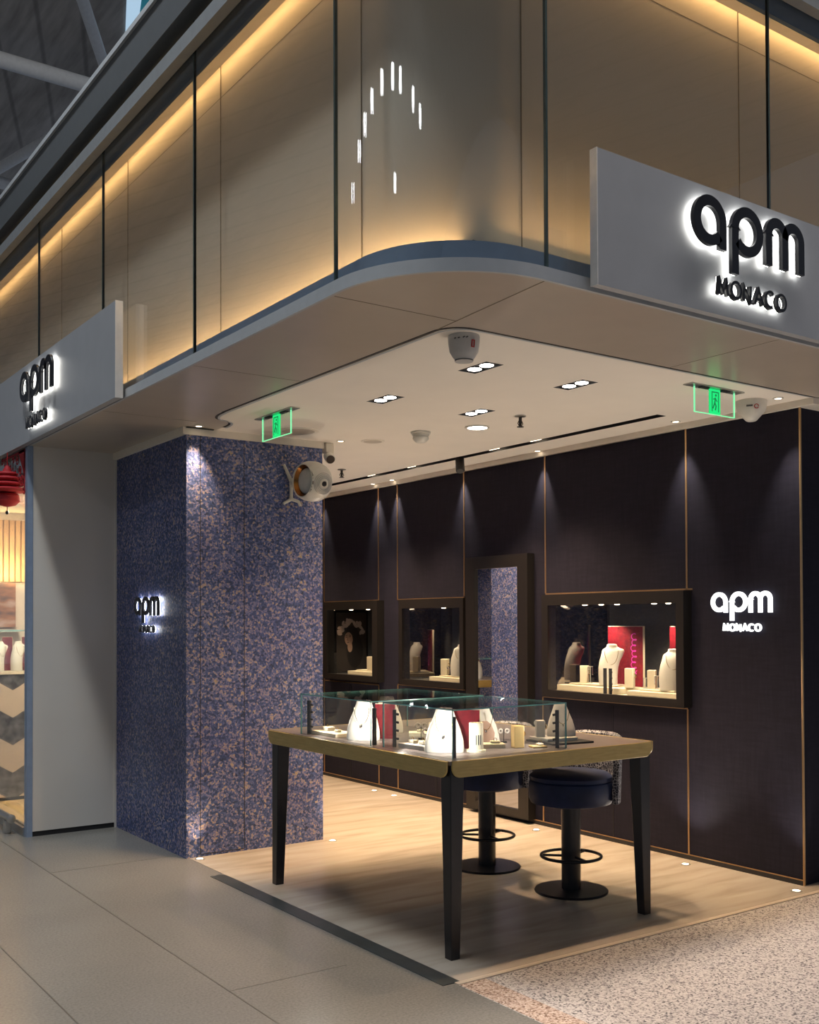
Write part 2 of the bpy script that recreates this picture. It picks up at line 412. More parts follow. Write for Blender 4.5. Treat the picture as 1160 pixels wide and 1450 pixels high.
M = dict(
    soffit=mat('soffit_metal', (0.50, 0.445, 0.385), 0.30, 0.25, 0.5, 0.03, 6),
    lip=mat('lip_metal', (0.50, 0.53, 0.56), 0.38, 0.2, 0.5, 0.03),
    slate=mat('slate_metal', (0.26, 0.34, 0.48), 0.35, 0.2, 0.5, 0.05),
    gutter=mat('gutter_metal', (0.095, 0.105, 0.115), 0.45, 0.1, 0.5, 0.04),
    cream=mat('cream_panel', (0.57, 0.50, 0.42), 0.5, 0, 0.4, 0.02, 3),
    seam=mat('seam_shadow_gap', (0.20, 0.165, 0.12), 0.7),
    black=mat('black_lacquer', (0.008, 0.008, 0.012), 0.28, 0, 0.5, 0.2),
    blackmatt=mat('matt_black', (0.014, 0.014, 0.016), 0.55),
    dframe=mat('bronze_black_frame', (0.012, 0.0105, 0.010), 0.4, 0.1),
    white=mat('white_plastic', (0.66, 0.65, 0.60), 0.35),
    offwhite=mat('ceiling_paint', (0.90, 0.84, 0.76), 0.65, 0, 0.3, 0.015, 4),
    cornice=mat('cornice_paint', (0.78, 0.73, 0.65), 0.5, 0, 0.3, 0.02),
    pier=mat('pier_panel', (0.66, 0.64, 0.60), 0.33, 0, 0.5, 0.02, 3),
    board=mat('sign_board', (0.36, 0.375, 0.405), 0.42, 0.1, 0.5, 0.03, 8),
    bedge=mat('sign_edge', (0.70, 0.68, 0.66), 0.4),
    brass=mat('brass_trim', (0.62, 0.40, 0.20), 0.28, 0.9, 0.5, 0.05),
    gold=mat_wood('gold_apron', (0.40, 0.30, 0.10), (0.50, 0.38, 0.14), 0.38, (2, 2, 18)),
    tabletop=mat_wood('grey_wood_top', (0.11, 0.095, 0.10), (0.20, 0.175, 0.175), 0.32, (2, 20, 1)),
    navy=mat('navy_velvet', (0.010, 0.022, 0.075), 0.6, 0, 0.4, 0.3, 8),
    fabric=mat_fabric('navy_wall_fabric', (0.006, 0.006, 0.016), (0.011, 0.0105, 0.024)),
    wallpaper=mat_wallpaper(), travertine=mat_travertine(), terrazzo=mat_terrazzo(), granite=mat_granite(),
    pinkgranite=mat_granite('pink_granite', [(0.2, (0.16, 0.10, 0.07)), (0.4, (0.42, 0.30, 0.24)), (0.6, (0.62, 0.48, 0.40)), (0.8, (0.70, 0.58, 0.50))]),
    darkstone=mat('dark_stone', (0.055, 0.062, 0.062), 0.3, 0, 0.5, 0.2, 12),
    joint=mat('floor_joint', (0.11, 0.10, 0.085), 0.6),
    mirror=mat('mirror_silver', (0.86, 0.86, 0.88), 0.01, 1.0, 0.5, 0.0),
    smoked=mat('smoked_mirror', (0.22, 0.20, 0.19), 0.03, 1.0, 0.5, 0.0),
    greyback=mat('charcoal_backing', (0.055, 0.056, 0.06), 0.6),
    velvet=mat('red_velvet', (0.17, 0.0015, 0.010), 0.7, 0, 0.3, 0.3, 25),
    magenta=mat('magenta_foil', (0.85, 0.05, 0.60), 0.35),
    ivory=mat('ivory_leather', (0.88, 0.79, 0.60), 0.5, 0, 0.4, 0.03),
    bust=mat('white_leatherette', (0.90, 0.87, 0.80), 0.5, 0, 0.4, 0.02),
    busttan=mat('grey_leatherette', (0.62, 0.60, 0.56), 0.5, 0, 0.4, 0.02),
    tan=mat('tan_card', (0.55, 0.36, 0.27), 0.55),
    goldjewel=mat('gold_jewel', (0.80, 0.56, 0.20), 0.2, 1.0),
    silver=mat('silver_jewel', (0.85, 0.85, 0.88), 0.12, 1.0),
    pearl=mat('pearl', (0.88, 0.86, 0.84), 0.2, 0, 0.6, 0.02, coat=0.6),
    steel=mat('brushed_steel', (0.50, 0.49, 0.47), 0.3, 0.9),
    redpaper=mat('red_paper', (0.33, 0.006, 0.012), 0.7),
    oak=mat_wood('oak_slats', (0.42, 0.26, 0.12), (0.56, 0.37, 0.19), 0.5, (10, 10, 1)),
    warmfloor=mat_wood('warm_floor', (0.62, 0.42, 0.18), (0.70, 0.50, 0.24), 0.4),
    chevron=mat_chevron(), leopard=mat_leopard(), planks=mat_planks(),
    strut=mat('strut_paint', (0.75, 0.76, 0.78), 0.5, 0, 0.4, 0.05),
    greycone=mat('grey_cone', (0.50, 0.50, 0.50), 0.45),
    bronze=mat('copper_band', (0.30, 0.13, 0.04), 0.25, 1.0),
    lens=mat('dark_lens', (0.01, 0.01, 0.012), 0.08),
    redmark=mat('red_print', (0.45, 0.02, 0.02), 0.5), greymark=mat('grey_print', (0.10, 0.10, 0.10), 0.5),
    reflectdark=mat('reflection_dark', (0.035, 0.028, 0.026), 0.35), reflectskin=mat('reflection_skin', (0.34, 0.22, 0.17), 0.35), reflectflower=mat('reflection_petal', (0.48, 0.38, 0.34), 0.35), reflecthair=mat('reflection_hair', (0.012, 0.010, 0.010), 0.35),  # colours of the reflection painted flat in the furthest niche
    edge=mat('teal_glass_edge', (0.16, 0.42, 0.45), 0.15, 0, 0.6, 0.1),
    edgedark=mat('dark_glass_edge', (0.05, 0.075, 0.075), 0.2, 0, 0.6, 0.1),
    caseglass=glass('case_glass', (0.97, 0.985, 0.985)), facadeglass=glass('facade_glass', (0.93, 0.95, 0.95), 1.5, 1.0), shopglass=glass('shop_glass', (0.96, 0.97, 0.97)),
    led=emitter('warm_led', (1.0, 0.60, 0.25), 58.0), led_top=emitter('warm_led_top', (1.0, 0.58, 0.22), 13.0),
    lampwhite=emitter('lamp_white', (1.0, 0.93, 0.86), 14.0), lampwarm=emitter('lamp_warm', (1.0, 0.80, 0.56), 8.0),
    halo=emitter('halo_white', (1.0, 0.97, 0.88), 10.0), letterlit=emitter('letter_white', (1.0, 1.0, 0.98), 2.2),
    green=emitter('exit_green', (0.02, 0.85, 0.22), 1.0), greenpale=emitter('exit_pale_green', (0.25, 1.0, 0.45), 1.1), greenpict=emitter('exit_pictogram', (0.03, 0.45, 0.14), 0.5),
    hall=emitter('hall_lamp_glow', (0.95, 0.97, 1.0), 30.0), hallmetal=mat('hall_fitting', (0.4, 0.4, 0.4), 0.4),
    trimgrey=mat('head_channel', (0.23, 0.245, 0.26), 0.45, 0.1),
    sky=emitter('skylight_glow', (0.55, 0.78, 1.0), 0.75), skyteal=emitter('skylight_teal', (0.05, 0.30, 0.42), 0.35),
)

# ================================================================ SETTING
LX, RY, RAD = 2.04, 2.82, 0.55          # fascia line of the two facades and its corner radius
CZ = 2.742                               # ceiling / soffit height
WX = 5.225                              # face of the dark fabric wall


def facade(d, y1=16.0, x1=13.0, n=20):
    r = RAD - d; cx, cy = LX + RAD, RY + RAD
    pts = [(LX + d, y1)]
    for k in range(n + 1):
        a = PI + (PI / 2) * k / n
        pts.append((cx + r * math.cos(a), cy + r * math.sin(a)))
    pts.append((x1, RY + d))
    return pts


def ribbon(name, d0, d1, z0, z1, m, y1=16.0, x1=13.0, smooth=True):
    A, B = facade(d0, y1, x1), facade(d1, y1, x1); n = len(A); b = MB()
    ring = lambda P, z: [(p[0], p[1], z) for p in P]
    b.add(ring(A, z0) + ring(A, z1), [(i, i + 1, n + i + 1, n + i) for i in range(n - 1)], 0, smooth)
    b.add(ring(B, z0) + ring(B, z1), [(i + 1, i, n + i, n + i + 1) for i in range(n - 1)], 0, smooth)
    b.add(ring(A, z0) + ring(B, z0), [(i + 1, i, n + i, n + i + 1) for i in range(n - 1)])
    b.add(ring(A, z1) + ring(B, z1), [(i, i + 1, n + i + 1, n + i) for i in range(n - 1)])
    b.add([(*A[0], z0), (*B[0], z0), (*B[0], z1), (*A[0], z1)], [(0, 1, 2, 3)])
    b.add([(*A[-1], z0), (*B[-1], z0), (*B[-1], z1), (*A[-1], z1)], [(3, 2, 1, 0)])
    o = b.build(name, m)
    return struct(o)


# ---- floors
b = MB()
b.prism([(-30, -20), (2.66, -20), (2.66, 3.47), (2.60, 3.47), (2.60, 5.75), (2.69, 5.75), (2.69, 40), (-30, 40)], -0.1, 0.0)
struct(b.build('floor', M['terrazzo']))
b = MB(); b.box(2.66, 30, -20, 3.44, -0.1, 0.0); struct(b.build('floor', M['granite']))
b = MB(); b.box(2.665, 2.80, 2.2, 3.44, 0.0, 0.0012); struct(b.build('floor', M['pinkgranite']))
b = MB(); b.box(2.69, 9, 3.47, 12, -0.1, 0.002); struct(b.build('floor', M['travertine']))
b = MB(); b.box(2.60, 2.69, 3.47, 5.75, -0.1, 0.003); struct(b.build('trim_1', M['darkstone']))
b = MB(); b.box(2.66, 9, 3.44, 3.47, -0.1, 0.004); struct(b.build('trim_2', mat('stone_sill', (0.62, 0.53, 0.43), 0.3)))
b = MB()
for x, y0, y1 in ((1.86, -3, 12), (1.25, -3, 14)): b.box(x - 0.003, x + 0.003, y0, y1, 0, 0.0008)
for y, x0, x1 in ((3.93, 1.86, 2.42), (6.4, 1.86, 2.66), (2.6, -2, 1.25)): b.box(x0, x1, y - 0.002, y + 0.002, 0, 0.0008)
struct(b.build('trim_3', M['joint']))

# ---- soffit and lip
out = facade(0.012)
inner = [(13, 3.465), (2.78, 3.465)] + [(2.78 + 0.13 * math.cos(a), 3.595 + 0.13 * math.sin(a)) for a in [PI * 1.5 - PI / 2 * k / 8 for k in range(1, 9)]] + [(2.65, 16)]
b = MB(); b.prism(out + inner, CZ, CZ + 0.03); struct(b.build('ceiling', M['soffit']))
ribbon('trim_4', 0.0, 0.014, CZ - 0.001, CZ + 0.048, M['lip'])
ribbon('trim_5', 0.014, 0.30, CZ + 0.036, CZ + 0.046, M['lip'])
b = MB()                                                            # joints of the soffit panels
b.box(-0.0025, 0.0025, 0, 0.88, -0.0012, 0.0, 0, T(2.60, 2.835, CZ) @ Matrix.Rotation(math.radians(-4.5), 4, 'Z'))
b.box(2.06, 2.65, 3.42, 3.424, CZ - 0.0010, CZ)
for y in (4.74, 6.06): b.box(2.06, 2.65, y, y + 0.003, CZ - 0.0010, CZ)
for x in (4.0, 5.32): b.box(x, x + 0.003, 2.84, 3.46, CZ - 0.0010, CZ)
struct(b.build('trim_6', M['seam']))
# ---- glazed upper facade
ribbon('trim_7', 0.10, 0.114, CZ + 0.046, CZ + 0.145, M['slate'])           # upstand hiding the lower lights
ribbon('wall_upper', 0.21, 0.24, CZ + 0.046, 4.62, M['cream'])
ribbon('trim_8', 0.095, 0.11, 4.255, 4.50, M['slate'])                      # pelmet hiding the upper lights
ribbon('trim_9', 0.095, 0.150, 4.235, 4.256, M['cream'])
ribbon('trim_10', 0.095, 0.24, 4.50, 4.52, M['slate'])
ribbon('trim_11', -0.035, 0.016, 4.27, 4.345, M['trimgrey'])
ribbon('trim_12', 0.05, 0.06, 4.345, 4.43, M['black'])
ribbon('trim_13', -0.06, 0.30, 4.43, 4.66, M['gutter'])
ribbon('trim_14', -0.075, -0.06, 4.635, 4.665, M['lip'])
ws = ribbon('light_strip', 0.135, 0.165, CZ + 0.055, CZ + 0.062, M['led'])
tag(ws, 'warm light strip hidden behind the low rail under the facade glass', 'light strip', kind='thing')
ws = ribbon('light_strip', 0.150, 0.185, 4.30, 4.308, M['led_top'])
tag(ws, 'warm light strip hidden behind the pelmet above the facade glass', 'light strip', kind='thing')
# panel joints on the cream wall behind the glass
A = facade(0.209)
b = MB()
for zz0 in (4.145,):
    for i in range(len(A) - 1):
        p, q = A[i], A[i + 1]
        b.add([(*p, zz0), (*q, zz0), (*q, zz0 + 0.004), (*p, zz0 + 0.004)], [(0, 1, 2, 3)])
for y in (3.52, 4.84, 6.16, 7.48): b.box(LX + 0.206, LX + 0.209, y, y + 0.004, 2.80, 4.48)
for x in (2.66, 3.98, 5.3): b.box(x, x + 0.004, RY + 0.206, RY + 0.209, 2.80, 4.48)
struct(b.build('trim_15', M['seam']))
GZ0, GZ1, GD0, GD1 = CZ + 0.046, 4.44, 0.020, 0.030
gi = 0
for k in range(6):                                                  # flat panes of the left facade
    gi += 1; y0 = LX * 0 + RY + RAD + 0.05 + 1.325 * k
    b = MB(); b.box(LX + GD0, LX + GD1, y0 + 0.005, y0 + 1.32, GZ0, GZ1, 0, None, 1, 'x')
    struct(b.build('window_%d' % gi, [M['facadeglass'], M['edgedark']]))
for k in range(5):                                                  # flat panes of the right facade
    gi += 1; x0 = LX + RAD + 0.03 + 1.325 * k
    b = MB(); b.box(x0 + 0.005, x0 + 1.32, RY + GD0, RY + GD1, GZ0, GZ1, 0, None, 1, 'y')
    struct(b.build('window_%d' % gi, [M['facadeglass'], M['edgedark']]))
gi += 1
Pa, Pb = facade(GD0)[1:-1], facade(GD1)[1:-1]
Pa = [(Pa[0][0], Pa[0][1] + 0.05)] + Pa + [(Pa[-1][0] + 0.03, Pa[-1][1])]; Pb = [(Pb[0][0], Pb[0][1] + 0.05)] + Pb + [(Pb[-1][0] + 0.03, Pb[-1][1])]
n = len(Pa); b = MB()
for P in (Pa, Pb):
    b.add([(*p, GZ0) for p in P] + [(*p, GZ1) for p in P], [(i, i + 1, n + i + 1, n + i) for i in range(n - 1)], 0, True)
for i in (0, n - 1): b.add([(*Pa[i], GZ0), (*Pb[i], GZ0), (*Pb[i], GZ1), (*Pa[i], GZ1)], [(0, 1, 2, 3)], 1)
struct(b.build('window_%d' % gi, [M['facadeglass'], M['edgedark']]))
b = MB()                                                            # dark sealant in the pane joints
for k in range(6): y0 = RY + RAD + 0.05 + 1.325 * k; b.box(LX + 0.019, LX + 0.032, y0 - 0.005, y0 + 0.005, GZ0, GZ1)
for k in range(5): x0 = LX + RAD + 0.03 + 1.325 * k; b.box(x0 - 0.005, x0 + 0.005, RY + 0.019, RY + 0.032, GZ0, GZ1)
struct(b.build('trim_16', M['edgedark']))

# ---- shop ceiling with real openings
holes = []
TW = [(3.235, 3.99), (3.885, 4.00), (3.255, 4.86), (3.915, 4.87)]      # twin downlights (centre, long side along y)
for x, y in TW: holes.append((x - 0.055, x + 0.055, y - 0.11, y + 0.11))
TRK = (4.855, 4.935, 4.30, 8.6)
holes.append(TRK)
X0, X1, Y0, Y1 = 2.87, WX, 3.47, 11.0
xs = sorted({X0, X1} | {h[0] for h in holes} | {h[1] for h in holes}); ys = sorted({Y0, Y1} | {h[2] for h in holes} | {h[3] for h in holes})
b = MB()
for i in range(len(xs) - 1):
    for j in range(len(ys) - 1):
        cx, cy = (xs[i] + xs[i + 1]) / 2, (ys[j] + ys[j + 1]) / 2
        if any(h[0] < cx < h[1] and h[2] < cy < h[3] for h in holes): continue
        b.add([(xs[i], ys[j], CZ), (xs[i + 1], ys[j], CZ), (xs[i + 1], ys[j + 1], CZ), (xs[i], ys[j + 1], CZ)], [(0, 3, 2, 1)])
edge = [(2.87, 3.47), (2.78, 3.47)] + [(2.785 + 0.12 * math.cos(a), 3.60 + 0.12 * math.sin(a)) for a in [PI * 1.5 - PI / 2 * k / 8 for k in range(1, 9)]]
edge = [(2.87, 3.472)] + [(2.78 + 0.115 * math.cos(a), 3.587 + 0.115 * math.sin(a)) for a in [PI * 1.5 - PI / 2 * k / 8 for k in range(0, 9)]]
sc_ = []
for k in range(13):
    t = k / 12.0; sc_.append((2.665 + 0.205 * (t * t * (3 - 2 * t)), 5.72 + 0.42 * t + 0.05 * math.sin(2 * PI * t)))
edge += sc_ + [(2.872, 6.15)]
b.add([(x, y, CZ) for x, y in edge], [tuple(range(len(edge) - 1, -1, -1))])
struct(b.build('ceiling', M['offwhite'], fix=False))
fill = [(2.645, 5.70)] + sc_ + [(2.87, 6.262), (2.645, 6.262)]
b = MB(); b.prism(fill, CZ + 0.0003, CZ + 0.004); struct(b.build('ceiling', M['soffit']))
b = MB(); b.box(2.4, 6.2, 3.0, 11.2, CZ + 0.12, CZ + 0.16); b.box(2.655, 13, 3.2, 3.9, CZ + 0.10, CZ + 0.118); struct(b.build('ceiling', M['blackmatt']))
# shadow gap: a dark line and a pale bead that swings over to the wallpapered column
gap = [(5.21, 3.475), (2.80, 3.475)] + [(2.78 + 0.118 * math.cos(a), 3.593 + 0.118 * math.sin(a)) for a in [PI * 1.5 - PI / 2 * k / 8 for k in range(0, 9)]] + [(2.660, 5.68)] + sc_
pl = lambda u, v, d: (u, v, CZ - d)
b = MB(); b.stroke(gap, 0.016, pl, 0.0015, 0.0); struct(b.build('trim_17', M['blackmatt']))
gap2 = [(x + 0.020, y + 0.006) if y < 3.5 and x > 3 else (x + 0.022, y + 0.012) for x, y in gap]
b = MB(); b.stroke(gap2, 0.014, pl, 0.002, 0.0); struct(b.build('trim_18', M['lip']))
b = MB()
b.box(2.665, 2.85, 6.240, 6.258, CZ - 0.006, CZ - 0.001); struct(b.build('trim_19', M['blackmatt']))

# ---- wallpapered column, pier and partition
b = MB(); b.box(2.67, 3.67, 6.265, 8.07, 0.0, 2.695); struct(b.build('wall_column', M['wallpaper']))
b = MB(); b.box(2.645, 3.678, 6.257, 8.078, 2.695, CZ); struct(b.build('trim_20', M['cornice']))
b = MB()
for x in (2.765, 3.075): b.box(x - 0.002, x + 0.002, 6.2635, 6.265, 0.02, 2.695)
b.box(2.765, 3.075, 6.2635, 6.265, 0.015, 0.019)
struct(b.build('trim_21', M['blackmatt']))
b = MB(); b.box(2.07, 2.67, 7.55, 7.60, 0.035, CZ); b.box(2.655, 2.672, 7.542, 7.55, 0.0, CZ); struct(b.build('wall_pier', M['pier']))
b = MB(); b.box(2.06, 2.66, 7.556, 7.60, 0.0, 0.035); struct(b.build('baseboard_pier', M['blackmatt']))
b = MB(); b.box(2.03, 2.07, 7.545, 7.605, 0.0, CZ); struct(b.build('trim_22', M['slate']))
b = MB(); b.box(2.66, 2.70, 7.60, 11.0, 0, CZ); struct(b.build('wall_partition', M['wallpaper']))
b = MB(); b.box(2.70, 3.9, 9.55, 9.6, 0, CZ); struct(b.build('wall_alcove', M['wallpaper']))
b = MB(); b.box(2.7, WX, 10.9, 11, 0, CZ); struct(b.build('wall_back', M['fabric']))

# ---- dark fabric wall with openings for the three niches
NICHE = [(7.90, 8.72), (6.62, 7.45), (4.41, 5.61)]                  # y range of the openings
NZ0, NZ1 = 1.0, 1.615
ys = sorted({3.58, 11.0} | {v for a in NICHE for v in a}); zs = [0.0, NZ0, NZ1, 2.705]
b = MB()
for j in range(len(ys) - 1):
    for k in range(3):
        cy = (ys[j] + ys[j + 1]) / 2
        if k == 1 and any(a < cy < c for a, c in NICHE): continue
        b.add([(WX, ys[j], zs[k]), (WX, ys[j + 1], zs[k]), (WX, ys[j + 1], zs[k + 1]), (WX, ys[j], zs[k + 1])], [(0, 3, 2, 1)])
struct(b.build('wall_right', M['fabric'], fix=False))
b = MB(); b.box(WX + 0.001, 9, 3.58, 3.66, 0, CZ); struct(b.build('wall_end', M['fabric']))
b = MB(); b.box(5.72, 5.76, 3.66, 11, 0, CZ); struct(b.build('wall_service', M['blackmatt']))
b = MB(); b.box(WX - 0.03, WX, 3.58, 11, 2.705, CZ + 0.02); b.box(WX - 0.03, 9, 3.470, 3.58, 2.705, CZ - 0.0005); struct(b.build('trim_23', M['cornice']))
b = MB(); b.box(WX - 0.004, WX, 3.58, 11, 0.028, 0.034); b.box(WX - 0.008, WX, 3.58, 11, 0.0, 0.028, 1); struct(b.build('baseboard_right', [M['brass'], M['blackmatt']]))
# brass lines between the wall panels: (y, z0, z1)
ti = 24
for y, z0, z1 in ((8.885, 0.03, 2.705), (7.918, 1.69, 2.705), (7.918, 0.03, 0.92), (7.613, 1.69, 2.705), (7.613, 0.03, 0.94), (6.663, 1.70, 2.705), (6.60, 0.03, 0.94),
                  (5.700, 1.70, 2.705), (5.735, 0.03, 0.94), (4.394, 1.69, 2.705), (4.394, 0.03, 0.94)):
    b = MB(); b.box(WX - 0.004, WX + 0.001, y - 0.006, y + 0.006, z0, z1); struct(b.build('trim_%d' % ti, M['brass'])); ti += 1
for y0, y1, z in ((7.918, 8.885, 1.69), (6.663, 7.613, 1.69), (4.35, 5.70, 1.695), (4.394, 5.735, 0.945), (6.66, 7.613, 0.945), (7.918, 8.885, 0.925)):
    b = MB(); b.box(WX - 0.004, WX + 0.001, y0, y1, z - 0.005, z + 0.005); struct(b.build('trim_%d' % ti, M['brass'])); ti += 1
b = MB(); b.box(WX - 0.006, WX + 0.006, 3.572, 3.580, 0.0, 2.705); struct(b.build('trim_%d' % ti, M['brass'])); ti += 1
b = MB()
for y in (5.04, 8.40, 7.05): b.box(WX - 0.002, WX, y - 0.003, y + 0.003, 0.04, 0.92)
struct(b.build('trim_%d' % ti, M['black'])); ti += 1

# ---- terminal roof far above, with a skylight and struts
RZ = 9.5
b = MB()
sky = [(4.715, 12.6), (5.20, 14.16)]
b.box(-20, 16, -10, 40, RZ, RZ + 0.1)
struct(b.build('ceiling', M['planks']))
b = MB(); b.add([(4.62, 12.70, RZ - 0.02), (5.165, 14.30, RZ - 0.02), (5.30, 14.30, RZ - 0.02), (4.82, 12.70, RZ - 0.02)], [(0, 1, 2, 3)])
b.add([(4.82, 12.70, RZ - 0.02), (5.30, 14.30, RZ - 0.02), (5.45, 14.30, RZ - 0.02), (4.93, 12.70, RZ - 0.02)], [(0, 1, 2, 3)], 1)
b.add([(4.93, 12.70, RZ - 0.02), (5.45, 14.30, RZ - 0.02), (5.55, 14.30, RZ - 0.02), (5.02, 12.70, RZ - 0.02)], [(0, 1, 2, 3)])
struct(b.build('window_%d' % (gi + 1), [M['sky'], M['skyteal']]))

# ================================================================ THINGS
# ---- roof struts
for p, q, r, lab in (((3.0, 14.45, 9.0), (5.6, 14.45, 9.0), 0.105, 'thick pale roof strut running level beneath the dark plank roof'),
                     ((3.70, 11.95, 9.0), (5.3, 14.9, 9.0), 0.075, 'slim roof strut slanting beside the bright skylight'),
                     ((3.9, 19.9, 9.0), (5.3, 13.05 + 0.95, 9.0), 0.085, 'roof strut slanting up to the thick level strut'),
                     ((3.6, 18.2, 8.9), (5.9, 18.40, 8.9), 0.10, 'short level roof strut furthest back under the roof')):
    d = (Vector(q) - Vector(p))
    b = MB(); b.tube([p, q], r, 14)
    tag(b.build('roof_strut', M['strut']), lab, 'roof strut', 'struts under the terminal roof')

# ---- the hall's row of hanging lamps, out over the concourse (they show as glints in the curved glass)
def hall_lamp(x, y, n=1):
    t = thing('hall_luminaire', 'hanging hall lamp over the concourse, seen as a glint in the curved facade glass', 'ceiling lamp', (x, y, 8.9), 0, 'hanging lamps over the concourse')
    b = MB(); b.tube([(0, 0, 0.25), (0, 0, 0.6)], 0.02, 8); b.lathe([(0.06, 0.25), (0.16, 0.22), (0.17, 0.0), (0.16, 0.0)], 20); b.build('housing', M['hallmetal'], t)
    b = MB(); b.lathe([(0.155, -0.002), (0.15, -0.20), (0.10, -0.26), (0.02, -0.28)], 20); b.build('diffuser', M['hall'], t)
    return t


h0 = hall_lamp(-8.0, 3.0)
for hx, hy in ((-8.0, 1.7), (-8.0, 4.9), (-8.0, 6.9), (-8.0, 8.6), (-8.0, 10.3), (-8.0, 12.8), (-8.0, -0.5), (-8.0, -1.8), (-11.4, 2.5)):
    dup(h0, (hx, hy, 8.9), h0['label'])

# ---- lettering
def arcpts(cx, cy, r, a0, a1, n=18):
    return [(cx + r * math.cos(math.radians(a0 + (a1 - a0) * k / n)), cy + r * math.sin(math.radians(a0 + (a1 - a0) * k / n))) for k in range(n + 1)]


W_ = 0.043
GLYPH = {                                                           # unit: metres on the large fascia sign
    'a': [[(0.178, 0.0), (0.178, 0.105)] + arcpts(0.099, 0.106, 0.079, 0, 318, 34)],
    'p': [[(0.255, -0.082), (0.255, 0.106)] + arcpts(0.336, 0.106, 0.081, 180, -142, 34)],
    'm': [[(0.478, -0.002), (0.478, 0.130)] + arcpts(0.534, 0.130, 0.056, 180, 0, 16) + [(0.590, -0.002)], [(0.590, 0.128)] + arcpts(0.647, 0.130, 0.0565, 180, 0, 16) + [(0.7035, -0.002)]],
}
mz, mh, mw = -0.182, 0.066, 0.056
def mono(k): return 0.150 + 0.0765 * k
_e = lambda cx: [(cx + 0.5 * mw * 1.1 * math.cos(t), mz + mh / 2 + mh / 2 * math.sin(t)) for t in [2 * PI * k / 20 for k in range(20)]]
SMALL = [
    ('M', [[(mono(0), mz), (mono(0) + 0.006, mz + mh), (mono(0) + mw / 2, mz + 0.012), (mono(0) + mw - 0.006, mz + mh), (mono(0) + mw, mz)]], False),
    ('O', [_e(mono(1) + mw / 2 + 0.004)], True),
    ('N', [[(mono(2) + 0.006, mz), (mono(2) + 0.006, mz + mh), (mono(2) + mw - 0.006, mz), (mono(2) + mw - 0.006, mz + mh)]], False),
    ('A', [[(mono(3), mz), (mono(3) + mw / 2, mz + mh), (mono(3) + mw, mz)], [(mono(3) + 0.012, mz + 0.020), (mono(3) + mw - 0.012, mz + 0.020)]], False),
    ('C', [[(mono(4) + mw / 2 + 0.5 * mw * 1.1 * math.cos(math.radians(t)), mz + mh / 2 + mh / 2 * math.sin(math.radians(t))) for t in range(48, 314, 14)]], False),
    ('O', [_e(mono(5) + mw / 2)], True),
]


def logo(parent, place, scale, depth, gap, mfront, mback, lit=False):
    """place(u, v, d): u along the writing, v up, d outwards from the board; letters float a gap off it"""
    pl = lambda u, v, d: place(u * scale, v * scale, d)
    def one(strokes, w, closed):
        b = MB()
        for s in strokes: b.stroke(s, w, pl, gap + depth, gap, closed)
        o = b.build('letter', mfront, parent)
        h = MB()
        for s in strokes: h.stroke(s, w * 0.80, pl, gap - 0.0005, gap - 0.003, closed)
        h.build('glow_backing', mback, o)
    for ch in 'apm': one(GLYPH[ch], W_, False)
    for ch, st, cl in SMALL: one(st, 0.0125 if not lit else 0.015, cl)


# large fascia signs
t = thing('fascia_sign', 'grey sign board with large black backlit letters on the nearer fascia above the shop corner', 'shop sign', (2.80, 2.76, 2.747), 0, 'backlit shop signs')
b = MB(); b.box(0, 2.6, 0.003, 0.035, 0.0, 0.512); b.build('board', M['board'], t)
b = MB(); b.box(-0.004, 0, -0.001, 0.036, -0.001, 0.513); b.box(0, 2.6, 0.0, 0.003, 0.0, 0.512, 1); b.build('edge_cap', [M['bedge'], M['board']], t)
b = MB(); b.box(0.1, 2.5, 0.035, 0.0775, 0.05, 0.15); b.build('bracket', M['lip'], t)
logo(t, lambda u, v, d: (3.294 - 2.80 + u, -d, 2.998 - 2.747 + v), 1.0, 0.018, 0.022, M['black'], M['halo'])
t = thing('fascia_sign', 'blue-grey sign board with smaller-looking black backlit letters further along the facade over the red decorations', 'shop sign', (1.98, 5.622, 2.735), 0, 'backlit shop signs')
b = MB(); b.box(0.003, 0.042, 0, 3.2, 0, 0.535); b.build('board', M['board'], t)
b = MB(); b.box(-0.001, 0.043, -0.005, 0, -0.001, 0.536); b.box(0, 0.003, 0.0, 3.2, 0, 0.535, 1); b.build('edge_cap', [M['bedge'], M['board']], t)
b = MB(); b.box(0.042, 0.0785, 0.1, 3.1, 0.06, 0.16); b.build('bracket', M['lip'], t)
logo(t, lambda u, v, d: (-d, 7.412 - 5.622 - u, 2.992 - 2.735 + v), 1.02, 0.018, 0.022, M['black'], M['halo'])
# small wall logos
t = thing('wall_sign', 'small black backlit letters standing off the blue wallpapered column', 'shop sign', (2.67, 7.105, 1.545), 0, 'small shop signs at eye level')
logo(t, lambda u, v, d: (-d, -u, v), 0.62, 0.012, 0.020, M['black'], emitter('halo_small', (0.95, 0.97, 1.0), 11.0))
t = thing('wall_sign', 'small glowing white letters on the dark fabric wall beside the large niche', 'shop sign', (WX, 4.194, 1.545), 0, 'small shop signs at eye level')
logo(t, lambda u, v, d: (-d, -u, v), 0.60, 0.012, 0.010, M['letterlit'], emitter('halo_lit', (1.0, 1.0, 0.97), 2.5), True)

